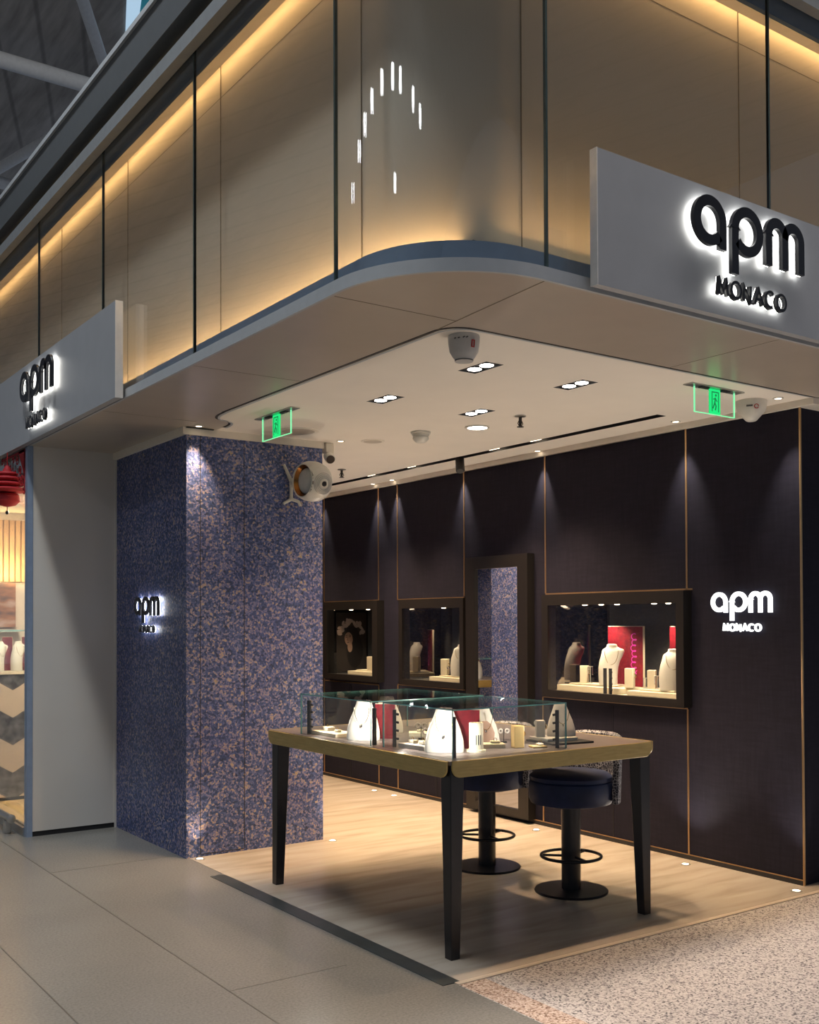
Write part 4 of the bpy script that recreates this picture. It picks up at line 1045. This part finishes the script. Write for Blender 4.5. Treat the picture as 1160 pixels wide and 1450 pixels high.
def card(loc, rot, lab, w, h, t_=0.016, group='red velvet cards', writing=True):
    t = thing('velvet_card', lab, 'display card', loc, rot, group)
    b = MB(); b.box(-w / 2, w / 2, 0, t_, 0, h); b.build('card_body', M['ivory'], t)
    b = MB(); b.box(-w / 2, w / 2 - 0.004, -0.002, 0.0, 0, h - 0.003); b.build('velvet_face', M['velvet'], t)
    if writing:
        b = MB(); pl = lambda u, v, d: (w * 0.24 + u, -0.002 - d, v)
        k = h / 0.44
        line = []
        for q in range(121):                                        # one looping pen line that climbs the card
            u = q / 120.0
            line.append(((0.022 * math.sin(u * 46.0) + 0.006 * math.sin(u * 17.0)) * k, (0.085 + 0.30 * u + 0.012 * math.cos(u * 46.0)) * k))
        b.stroke(line, 0.0065 * k, pl, 0.001, 0.0)
        b.stroke([(-0.030 * k, 0.10 * k), (0.0, 0.085 * k), (0.030 * k, 0.12 * k)], 0.006 * k, pl, 0.0012, 0.0)
        b.build('magenta_script', M['magenta'], t)
    return t


card((3.09, 4.62, TZ), math.radians(-40), 'small red velvet card between the two busts of the further case', 0.11, 0.185, 0.012, 'red velvet cards', False)
# near case
bell_bust((3.000, 3.985, TZ), math.radians(-40), 'brightly lit white bell-shaped necklace bust in the near case above the table leg', M['bust'], 0.208, 'white necklace busts', 0.095)
card((3.165, 4.02, TZ), math.radians(-35), 'small red velvet card behind the ivory drum in the near case', 0.13, 0.19, 0.014, 'red velvet cards', False)
bell_bust((3.345, 4.115, TZ), math.radians(-20), 'white bell-shaped necklace bust with a tan insert at the middle of the near case', M['bust'], 0.188, 'white necklace busts', 0.085)
b = MB(); b.loft([(0.012, 0.045, 0.006, 0, 0), (0.06, 0.048, 0.006, 0, 0.002), (0.10, 0.032, 0.006, 0, 0.007), (0.118, 0.012, 0.004, 0, 0.010)], 20, 0, T(0, -0.034, 0)); o = b.build('tan_insert', M['tan'], bpy.data.objects['necklace_bust.003'])
tray((2.985, 4.168, TZ), math.radians(-85), 'grey-edged jewellery tray left of the brightly lit bust in the near case', 0.19, 0.11, 0.022, M['busttan'], ((0.035, 0, 0.042, 0.018), (-0.045, 0, 0.040, 0.016)))
earring_stand((3.085, 4.225, TZ), math.radians(-40), 'black stand with pale hoop earrings behind the tray in the near case')
t = thing('ring_drum', 'round ivory drum with dark slots beside the red card in the near case', 'ring display', (3.125, 3.900, TZ))
b = MB(); b.lathe([(0.046, 0.0), (0.046, 0.010), (0.034, 0.012), (0.034, 0.135), (0.032, 0.138)], 28); b.build('drum', M['ivory'], t)
b = MB()
for a in (-2.25, -1.95, -1.65): b.box(-0.002, 0.002, -0.001, 0.001, 0.035, 0.082, 0, T(0.0347 * math.cos(a), 0.0347 * math.sin(a), 0) @ Matrix.Rotation(a + PI / 2, 4, 'Z'))
b.build('slot', M['greymark'], t)
tray((3.290, 3.990, TZ), math.radians(-30), 'pale jewellery tray in front of the bust with the tan insert', 0.13, 0.085, 0.020, None, ((0.02, 0, 0.045, 0.012),))
ring_block((3.388, 3.905, TZ), math.radians(-20), 'golden square tower with dark rings near the right end of the near case', 0.052, 0.05, 0.108, mat('gold_card', (0.62, 0.43, 0.17), 0.45), 'ring_tower', 'ring towers')
tray((3.468, 3.845, TZ), math.radians(-20), 'low golden plinth with a small ring beside the golden tower', 0.075, 0.06, 0.010, mat('gold_slab', (0.60, 0.42, 0.18), 0.45), ((0.01, 0, 0.03, 0.012),), 'jewellery_plinth', 'low plinths')
earring_stand((3.375, 4.24, TZ), math.radians(-25), 'white earring stand at the back of the near case before a red card', M['silver'], 0.010, 0.085, 1)
ring_block((3.215, 4.205, TZ), math.radians(-30), 'small ivory ring block at the back of the near case beside the hoop earrings', 0.034, 0.032, 0.062)
earring_stand((3.465, 4.10, TZ), math.radians(-30), 'black stand with small pearl hoops near the right end of the near case', None, 0.009, 0.065)
ring_block((3.44, 4.68, TZ), math.radians(-30), 'small ivory ring block at the right rear of the further case', 0.036, 0.034, 0.060)
# group on the open table right of the near case
tray((3.715, 3.955, TZ), math.radians(-6), 'flat black tray on the table top right of the near glass case', 0.25, 0.24, 0.010, M['blackmatt'], (), 'black_tray', 'trays on the open table')
tray((3.700, 3.985, TZ + 0.010), math.radians(-6), 'light grey slab lying on the black tray beside the near case', 0.19, 0.16, 0.016, M['busttan'], (), 'grey_slab', 'trays on the open table')
bell_bust((3.745, 3.975, TZ + 0.026), math.radians(-30), 'grey-white bell-shaped bust on the grey slab right of the near case', M['busttan'], 0.165, 'grey necklace busts', 0.075)
ring_block((3.635, 4.015, TZ + 0.026), math.radians(-30), 'grey-white ring block on the grey slab behind the glass', 0.045, 0.04, 0.085, M['busttan'])
earring_stand((3.672, 4.060, TZ + 0.026), math.radians(-30), 'black stand with white hoop earrings on the grey slab', None, 0.010, 0.07)

# ---- bar stools
t = thing('bar_stool', 'navy velvet bar stool with patterned back on a black pedestal, the nearer of two', 'bar stool', (4.087, 4.265, 0.002), 0, 'navy bar stools tucked behind the table')
b = MB(); b.lathe([(0.202, 0.0), (0.204, 0.006), (0.200, 0.012), (0.05, 0.016)], 40); b.build('base_plate', M['black'], t)
b = MB(); b.lathe([(0.053, 0.014), (0.053, 0.475)], 24); b.build('column', M['black'], t)
b = MB(); b.tube([(0.165 * math.cos(a), 0.165 * math.sin(a), 0.195) for a in [2 * PI * k / 40 for k in range(40)]], 0.009, 10, 0, True)
for a in (0.3, 0.3 + 2 * PI / 3, 0.3 + 4 * PI / 3): b.tube([(0.05 * math.cos(a), 0.05 * math.sin(a), 0.195), (0.16 * math.cos(a), 0.16 * math.sin(a), 0.195)], 0.007, 8)
b.build('foot_ring', M['black'], t)
b = MB(); b.lathe([(0.13, 0.472), (0.14, 0.475), (0.14, 0.488)], 30); b.build('seat_plate', M['blackmatt'], t)
b = MB(); b.lathe([(0.19, 0.486), (0.222, 0.494), (0.232, 0.515), (0.234, 0.590), (0.228, 0.612), (0.222, 0.616), (0.229, 0.622), (0.228, 0.640), (0.205, 0.658), (0.10, 0.664), (0.01, 0.666)], 44); b.build('seat', M['navy'], t)
NB = 28; b = MB(); vo_, vi_ = [], []
for k in range(NB + 1):
    a = math.radians(-66 + 132 * k / NB); e_ = abs(-66 + 132 * k / NB) / 66.0
    top = 0.868 - 0.05 * e_ ** 4
    for r, z in ((0.272, 0.50), (0.280, 0.70), (0.286, top - 0.012), (0.272, top), (0.254, top - 0.012), (0.246, 0.70), (0.240, 0.50)): vo_.append((r * math.cos(a), r * math.sin(a), z))
fs = []
for k in range(NB):
    for j in range(7): fs.append((k * 7 + j, k * 7 + (j + 1) % 7, (k + 1) * 7 + (j + 1) % 7, (k + 1) * 7 + j))
b.add(vo_, fs, 0, True); b.add(vo_[:7], [tuple(range(7))]); b.add(vo_[-7:], [tuple(range(6, -1, -1))]); b.build('backrest', M['leopard'], t)
dup(t, (4.07, 4.978, 0.002), 'navy velvet bar stool partly hidden behind the front table leg, the further of two')

# ---- wall niches
def niche(lab, y0, y1, fy0, fy1, lamps, splay=0.0):
    """opening y0..y1; frame outline fy0..fy1; built around x = wall face"""
    t = thing('display_niche', lab, 'display niche', (WX, y0, NZ0), 0, 'lit display niches in the dark wall')
    W, H, D = y1 - y0, NZ1 - NZ0, 0.40
    b = MB(); fx0, fx1 = -0.078, 0.012
    a0, a1, c0, c1 = fy0 - y0, fy1 - y0, 0.953 - NZ0, 1.686 - NZ0
    o0, o1, p0, p1 = 0.0, W, 0.0, H
    O = [(a0, c0), (a1, c0), (a1, c1), (a0, c1)]; I = [(o0 + 0.012, p0 + 0.004), (o1 - 0.012, p0 + 0.004), (o1 - 0.012, p1 - 0.006), (o0 + 0.012, p1 - 0.006)]
    I2 = [(o0, p0), (o1, p0), (o1, p1), (o0, p1)]
    vs = [(fx0, *p) for p in O] + [(fx0, *p) for p in I] + [(fx1, *p) for p in I2] + [(-0.001, *p) for p in O]
    fs = []
    for k in range(4):
        j = (k + 1) % 4; fs += [(k, j, 4 + j, 4 + k), (4 + k, 4 + j, 8 + j, 8 + k), (12 + k, 12 + j, j, k)]
    b.add(vs, fs); b.build('frame', M['dframe'], t)
    b = MB(); b.box(D, D + 0.01, 0, W, 0, H); b.build('back_panel', M['greyback'], t)
    b = MB(); b.box(0.012, D, -0.012, 0.0, 0, H); b.build('side_panel', M['smoked'], t)
    sp_ = splay                                                     # the far side panel runs in towards the back
    b = MB(); b.prism([(0.012, W), (D, W - sp_), (D, W + 0.012), (0.012, W + 0.012)], 0, H); b.build('side_panel', M['smoked'], t)
    b = MB(); b.box(0.012, D, 0, W, H, H + 0.01); b.build('top_panel', M['blackmatt'], t)
    b = MB(); b.box(0.0, D, 0, W, -0.012, 0.0); b.build('shelf', M['ivory'] if W > 1 else M['greyback'], t)
    b = MB(); b.box(-0.070, -0.064, 0.014, W - 0.014, 0.006, H - 0.008); b.build('glass_pane', M['caseglass'], t)
    for ly, lx in lamps:
        b = MB(); b.lathe([(0.018, -0.002), (0.018, -0.006), (0.011, -0.009)], 14, 0, T(lx, ly - y0, H)); b.build('ceiling_spot', M['lampwarm'], t)
    return t


niche('small lit niche furthest back in the dark wall with a dim painted reflection', *NICHE[0], 7.83, 8.79, ((8.25, 0.10), (8.55, 0.10)))
niche('lit niche left of the tall mirror with a cream block and part of a bust', *NICHE[1], 6.585, 7.49, ((7.05, 0.08), (6.80, 0.08)), 0.10)
niche('wide lit niche right of the tall mirror with two red velvet cards', *NICHE[2], 4.36, 5.664, ((5.36, 0.06), (5.20, 0.06), (5.05, 0.06), (4.72, 0.06), (4.60, 0.06), (4.50, 0.06)), 0.16)
for (x, y), pw in (((5.42, 8.3), 14), ((5.40, 7.05), 17), ((5.34, 5.28), 27), ((5.34, 4.72), 24)):
    lamp('niche_lamp', 'SPOT', (x, y, NZ1 - 0.02), pw, (1.0, 0.82, 0.56), (x - 0.02, y, NZ0), 0.02, 115, 0.7)

NF = math.radians(-90)                                              # local -y faces the wall opening (-x)
# wide niche
def riser(loc, lab, sx, sy, h):
    t = thing('display_riser', lab, 'display riser', loc, NF, 'cream risers in the niches')
    b = MB(); b.box(-sx / 2, sx / 2, -sy / 2, sy / 2, 0, h); b.build('block', M['ivory'], t, None, 0.003)
    b = MB(); b.box(-sx * 0.36, sx * 0.30, -sy * 0.30, sy * 0.36, h, h + 0.012); b.build('upper_slab', M['ivory'], t, None, 0.002)
    return t


riser((5.38, 5.31, NZ0), 'cream riser under the middle of the wide niche', 0.64, 0.27, 0.040)
riser((5.38, 4.70, NZ0), 'cream riser at the right end of the wide niche', 0.46, 0.27, 0.030)
RT = NZ0 + 0.052; RT2 = NZ0 + 0.042
neck_bust((5.365, 5.175, RT), math.radians(-48), 'white shoulder bust before the first red card in the wide niche', M['bust'], 'shoulder busts', 0.283)
card((5.47, 5.150, NZ0 + 0.0405), NF, 'tall red velvet card with magenta script in the wide niche, fully seen', 0.33, 0.42)
card((5.47, 4.585, NZ0 + 0.0305), NF, 'tall red velvet card at the right end of the wide niche, cut by the frame', 0.33, 0.43)
neck_bust((5.36, 4.62, RT2), math.radians(-48), 'white shoulder bust half hidden by the right frame of the wide niche', M['bust'], 'shoulder busts', 0.27)
ring_block((5.37, 5.455, RT), math.radians(-60), 'ivory ring block left of the first bust in the wide niche', 0.055, 0.05, 0.125)
earring_stand((5.36, 5.385, RT), math.radians(-60), 'white stand with long drop earrings beside the first bust in the wide niche', M['silver'], 0.01, 0.12, 1)
ring_block((5.335, 4.985, RT - 0.012), math.radians(-60), 'ivory ring block right of the first bust in the wide niche', 0.060, 0.06, 0.135)
ring_block((5.36, 4.81, RT2), math.radians(-60), 'ivory ring block left of the second bust in the wide niche', 0.055, 0.05, 0.125)
earring_stand((5.36, 4.865, RT2), math.radians(-60), 'white earring stand at the left end of the second riser in the wide niche', M['silver'], 0.008, 0.07, 1)
earring_stand((5.34, 4.745, RT2), math.radians(-60), 'white earring stand between ring block and second bust in the wide niche', M['silver'], 0.008, 0.09, 1)
light_pole((5.20, 5.085, NZ0), math.radians(180), 'plain black pole left of two at the front of the wide niche', False, 4, None, 0, 0.175)
light_pole((5.20, 5.035, NZ0), math.radians(-110), 'black pole with tiny spot heads right of two at the front of the wide niche', True, 4, None, 0, 0.175)
# second niche
riser((5.36, 6.90, NZ0), 'cream riser in the niche left of the tall mirror', 0.50, 0.27, 0.034)
RS = NZ0 + 0.046
ring_block((5.34, 7.08, RS), math.radians(-60), 'ivory ring block in the niche left of the tall mirror', 0.060, 0.055, 0.135)
earring_stand((5.34, 7.005, RS), math.radians(-60), 'small silver earring stand in the niche left of the tall mirror', M['silver'], 0.010, 0.065)
neck_bust((5.35, 6.86, RS), math.radians(-48), 'white shoulder bust at the right edge of the niche left of the mirror', M['bust'], 'shoulder busts', 0.26)
card((5.50, 6.78, NZ0), NF, 'tall red velvet card mostly hidden by the frame left of the mirror', 0.34, 0.42)
# first niche
riser((5.36, 8.20, NZ0), 'cream riser in the niche furthest back', 0.56, 0.24, 0.034)
t = ring_block((5.34, 8.235, RS), math.radians(-60), 'ivory ring block with a large hoop in the niche furthest back', 0.055, 0.05, 0.125)
b = MB(); b.tube([(0.040 + 0.028 * math.cos(a), 0, 0.075 + 0.038 * math.sin(a)) for a in [2 * PI * k / 24 for k in range(24)]], 0.004, 8, 0, True); b.build('hoop', M['goldjewel'], t)
light_pole((5.21, 8.655, NZ0), math.radians(-90), 'black pole with tiny spot heads at the left end of the niche furthest back', True, 4, None, 0, 0.20)
# flat portrait painted in place of a dim reflection, on the far end of the first niche
t = thing('painted_reflection', 'dim painted reflection of a dark-haired woman under pale flowers in the furthest niche', 'picture', (5.26, 8.715, NZ0 + 0.015))
b = MB(); b.box(0, 0.34, -0.003, 0.003, 0, 0.57); b.build('sheet', M['reflectdark'], t)
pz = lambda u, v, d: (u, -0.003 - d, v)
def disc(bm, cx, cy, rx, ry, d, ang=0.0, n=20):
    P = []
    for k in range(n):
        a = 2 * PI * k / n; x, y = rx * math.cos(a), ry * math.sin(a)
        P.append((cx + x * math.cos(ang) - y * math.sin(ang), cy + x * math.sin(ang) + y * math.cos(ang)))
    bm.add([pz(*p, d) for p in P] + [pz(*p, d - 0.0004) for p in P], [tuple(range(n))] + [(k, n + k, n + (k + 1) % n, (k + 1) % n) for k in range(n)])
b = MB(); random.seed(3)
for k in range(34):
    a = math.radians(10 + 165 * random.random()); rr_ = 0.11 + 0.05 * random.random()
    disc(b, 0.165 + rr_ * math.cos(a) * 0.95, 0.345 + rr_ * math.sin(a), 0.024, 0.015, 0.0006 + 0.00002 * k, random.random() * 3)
b.build('reflected_flowers', M['reflectflower'], t)
b = MB(); disc(b, 0.175, 0.335, 0.082, 0.105, 0.0016); disc(b, 0.205, 0.20, 0.095, 0.17, 0.00162); b.build('reflected_hair', M['reflecthair'], t)
b = MB(); disc(b, 0.135, 0.315, 0.046, 0.066, 0.0022, 0.12); disc(b, 0.150, 0.235, 0.028, 0.05, 0.0021); b.build('reflected_face', M['reflectskin'], t)
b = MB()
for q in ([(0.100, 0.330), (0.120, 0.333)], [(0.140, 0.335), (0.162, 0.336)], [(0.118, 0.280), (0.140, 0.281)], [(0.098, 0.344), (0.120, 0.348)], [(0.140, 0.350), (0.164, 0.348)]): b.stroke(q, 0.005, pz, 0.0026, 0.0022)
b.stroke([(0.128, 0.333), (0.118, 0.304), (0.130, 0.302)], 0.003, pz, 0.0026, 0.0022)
b.build('reflected_features', M['reflecthair'], t)

# ---- tall mirror
t = thing('tall_mirror', 'tall floor mirror in a wide black frame on the dark wall', 'mirror', (WX, 5.82, 0.034))
W, H = 0.735, 1.966
b = MB()
O = [(0, 0), (W, 0), (W, H), (0, H)]; I = [(0.112, 0.06), (W - 0.112, 0.06), (W - 0.112, H - 0.095), (0.112, H - 0.095)]
vs = [(-0.075, *p) for p in O] + [(-0.075, *p) for p in I] + [(-0.055, *p) for p in I] + [(-0.0045, *p) for p in O]; fs = []
for k in range(4):
    j = (k + 1) % 4; fs += [(k, j, 4 + j, 4 + k), (4 + k, 4 + j, 8 + j, 8 + k), (12 + k, 12 + j, j, k)]
b.add(vs, fs); b.build('frame', M['dframe'], t)
b = MB(); b.box(-0.056, -0.050, 0.10, W - 0.10, 0.05, H - 0.085); b.build('mirror_pane', M['mirror'], t)

# ---- fittings of the alcove behind the column, seen only in the mirror
table('alcove_table', 'small display table in the alcove behind the column, seen in the mirror', (2.95, 8.50, 0.002), 0.70, 0.72)
glass_case('glass case on the alcove table, seen in the mirror', 3.0, 3.60, 8.56, 9.15, 0.882)
neck_bust((3.30, 8.80, 0.882), math.radians(60), 'white shoulder bust in the alcove case, seen in the mirror', M['bust'], 'shoulder busts', 0.20, 0.8)
card((3.18, 9.02, 0.882), math.radians(60), 'red velvet card in the alcove case, seen in the mirror', 0.20, 0.21, 0.012)
light_pole((3.56, 8.62, 0.882), math.radians(140), 'black lighting pole in the alcove case, seen in the mirror', True, 4, (3.3, 8.8, 0.88), 3.0)
lamp('alcove_lamp', 'SPOT', (3.4, 8.9, CZ - 0.02), 50, WARM, (3.4, 8.9, 0), 0.03, 110, 0.8)
lamp('inner_lamp', 'SPOT', (4.25, 7.6, CZ - 0.02), 190, WARM, (4.2, 7.6, 0), 0.06, 130, 0.8)
lamp('deep_lamp', 'SPOT', (4.4, 9.3, CZ - 0.02), 150, WARM, (4.3, 9.2, 0), 0.06, 130, 0.8)

# ---- neighbouring shop behind its glass
gj = gi + 2
b = MB(); b.box(2.044, 2.054, 7.61, 12.0, 0.06, CZ - 0.005, 0, None, 1, 'x'); struct(b.build('window_%d' % gj, [M['shopglass'], M['edge']]))
b = MB(); b.box(2.02, 2.075, 7.60, 12.0, 0.0, 0.06); struct(b.build('trim_%d' % ti, M['steel'])); ti += 1
b = MB(); b.box(2.075, 2.66, 7.60, 9.9, -0.09, 0.012); struct(b.build('floor', M['warmfloor']))
b = MB(); b.box(2.075, 2.66, 9.90, 9.95, 0, 2.9); struct(b.build('wall_neighbour', mat('cream_plaster', (0.72, 0.66, 0.58), 0.6)))
b = MB(); b.box(2.075, 2.66, 7.605, 9.9, 2.50, 2.53); struct(b.build('ceiling', M['offwhite']))
b = MB(); b.box(2.650, 2.659, 7.605, 9.9, 0.012, 2.50); struct(b.build('wall_neighbour', mat('pale_panel', (0.62, 0.58, 0.56), 0.25)))
t = thing('shop_counter', 'chevron marble counter with a glass top behind the neighbouring shop window', 'counter', (2.19, 9.12, 0.012))
b = MB(); b.box(-0.10, 0.445, 0, 0.5, 0.03, 1.055); b.build('front_panel', M['chevron'], t)
b = MB(); b.box(-0.10, 0.445, 0.02, 0.5, 0.0, 0.03); b.build('plinth', M['blackmatt'], t)
b = MB(); b.box(-0.105, 0.448, -0.012, 0.51, 1.055, 1.075); b.build('worktop', M['ivory'], t)
t = thing('counter_glass', 'clear glass box on the chevron counter in the neighbouring shop', 'glass case', (2.09, 9.115, 1.088))
b = MB(); b.box(0, 0.55, 0, 0.006, 0, 0.34, 0, None, 1, 'y'); b.build('front_pane', [M['caseglass'], M['edge']], t)
b = MB(); b.box(0, 0.55, 0, 0.42, 0.34, 0.348, 0, None, 1, 'z'); b.build('top_pane', [M['caseglass'], M['edge']], t)
neck_bust((2.285, 9.27, 1.088), math.radians(12), 'white shoulder bust on the chevron counter, left one', M['bust'], 'busts on the chevron counter', 0.25, 0.72)
neck_bust((2.435, 9.27, 1.088), math.radians(12), 'white shoulder bust on the chevron counter, nearest the grey pier', M['bust'], 'busts on the chevron counter', 0.25, 0.72)
card((2.36, 9.38, 1.088), math.radians(8), 'red card behind the left bust on the chevron counter', 0.09, 0.29, 0.012, 'red cards on the chevron counter', False)
card((2.52, 9.38, 1.088), math.radians(8), 'red card nearest the grey pier on the chevron counter', 0.08, 0.29, 0.012, 'red cards on the chevron counter', False)
t = thing('slat_panel', 'oak slatted wall panel glowing golden in the neighbouring shop', 'wall panel', (2.08, 9.86, 1.87))
b = MB(); b.box(0, 0.57, 0.02, 0.038, 0, 0.56); b.build('backing', mat('slat_backing', (0.30, 0.17, 0.07), 0.6), t)
b = MB()
for k in range(11): b.box(0.004 + k * 0.052, 0.042 + k * 0.052, 0.0, 0.02, 0, 0.56)
b.build('slats', M['oak'], t)
t = thing('wall_picture', 'blurred warm brown landscape picture on the wall behind the chevron counter', 'picture', (2.08, 9.85, 1.46))
mp, ntp, bp_, Np, Lp = nodes('landscape_print'); nzp = Np('ShaderNodeTexNoise'); nzp.inputs['Scale'].default_value = 5; Lp(texco(ntp, (1, 1, 2.5)), nzp.inputs['Vector'])
Lp(ramp(ntp, nzp.outputs[0], [(0.3, (0.06, 0.045, 0.045)), (0.5, (0.28, 0.13, 0.07)), (0.7, (0.42, 0.33, 0.30))]), bp_.inputs['Base Color'])
b = MB(); b.box(0.0, 0.47, 0, 0.03, 0, 0.40); b.build('picture_panel', mp, t)
b = MB(); b.box(0.0, 0.50, -0.05, 0.045, -0.045, -0.020); b.build('ledge', M['white'], t)
lamp('neighbour_lamp', 'AREA', (2.36, 8.6, 2.48), 75, (1.0, 0.80, 0.55), (2.36, 8.7, 0), (0.4, 1.2))
lamp('slat_lamp', 'AREA', (2.35, 9.70, 1.90), 9.0, (1.0, 0.70, 0.30), (2.35, 9.86, 2.15), (0.5, 0.04))
# red decorations
t = thing('hanging_ornament', 'tiered red paper ornament with a bead hanging at the neighbouring shop window', 'paper ornament', (1.965, 7.83, 2.30))
b = MB(); sec = []
for k, (r, z) in enumerate(((0.085, 0.115), (0.135, 0.155), (0.112, 0.195), (0.092, 0.235), (0.07, 0.27))): 
    b.lathe([(r * 0.3, z - 0.020), (r * 0.85, z - 0.015), (r, z), (r * 0.85, z + 0.014), (r * 0.3, z + 0.020)], 24)
b.lathe([(0.02, 0.035), (0.06, 0.045), (0.09, 0.075), (0.085, 0.11), (0.03, 0.125)], 24); b.lathe([(0.03, 0.26), (0.03, 0.30), (0.01, 0.33)], 16)
b.build('paper_tiers', M['redpaper'], t)
b = MB(); b.tube([(0, 0, 0.04), (0, 0, 0.0)], 0.003, 6); b.tube([(0, 0, 0.32), (0, 0, 0.425)], 0.003, 6); b.build('cord', M['redpaper'], t)
b = MB(); b.lathe([(0.004, -0.022), (0.013, -0.012), (0.010, 0.002), (0.003, 0.006)], 12); b.build('bead', M['lens'], t)
t = thing('paper_cut_corner', 'red lace paper-cut corner piece where the shop window meets the grey pier', 'paper ornament', (2.028, 7.60, 2.725))
b = MB(); pc = lambda u, v, d: (-d, u, v)
b.stroke([(0.0, -0.008), (0.62, -0.008)], 0.018, pc, 0.004, 0.0); b.stroke([(0.008, 0.0), (0.008, -0.30)], 0.018, pc, 0.004, 0.0)
b.add([pc(*p, d) for d in (0.0, 0.004) for p in ((0, 0), (0.16, 0), (0.0, -0.20))], [(0, 2, 1), (3, 4, 5), (0, 1, 4, 3), (1, 2, 5, 4), (2, 0, 3, 5)])
for k in range(11):
    s = k / 10.0; u, v = 0.60 * (1 - s) ** 1.35 + 0.015, -0.28 * s ** 1.1 - 0.015
    b.stroke(arcpts(u, v, 0.020, 0, 342, 14), 0.009, pc, 0.004, 0.0)
for u, v, r in ((0.20, -0.06, 0.04), (0.12, -0.14, 0.035), (0.30, -0.04, 0.03), (0.07, -0.20, 0.025)):
    b.stroke([(u + r * (1 - k / 30.0) * math.cos(k * 0.42), v + r * (1 - k / 30.0) * math.sin(k * 0.42)) for k in range(24)], 0.009, pc, 0.004, 0.0)
b.build('paper_lace', M['redpaper'], t)
# steel bumper rail
t = thing('bumper_rail', 'low brushed steel bumper rail in front of the neighbouring shop window', 'rail', (1.965, 7.70, 0.0))
b = MB(); b.tube([(0, 0.0, 0.115), (0, 4.2, 0.115)], 0.026, 16); b.lathe([(0.030, -0.006), (0.031, 0.006), (0.02, 0.012)], 16, 0, aim((0, 0.0, 0.115), (0, -1, 0))); b.build('rail', M['steel'], t)
for y in (0.10, 1.4, 2.7, 4.0):
    b = MB(); b.box(-0.022, 0.022, y - 0.03, y + 0.03, 0, 0.092); b.build('post', M['steel'], t, None, 0.004)
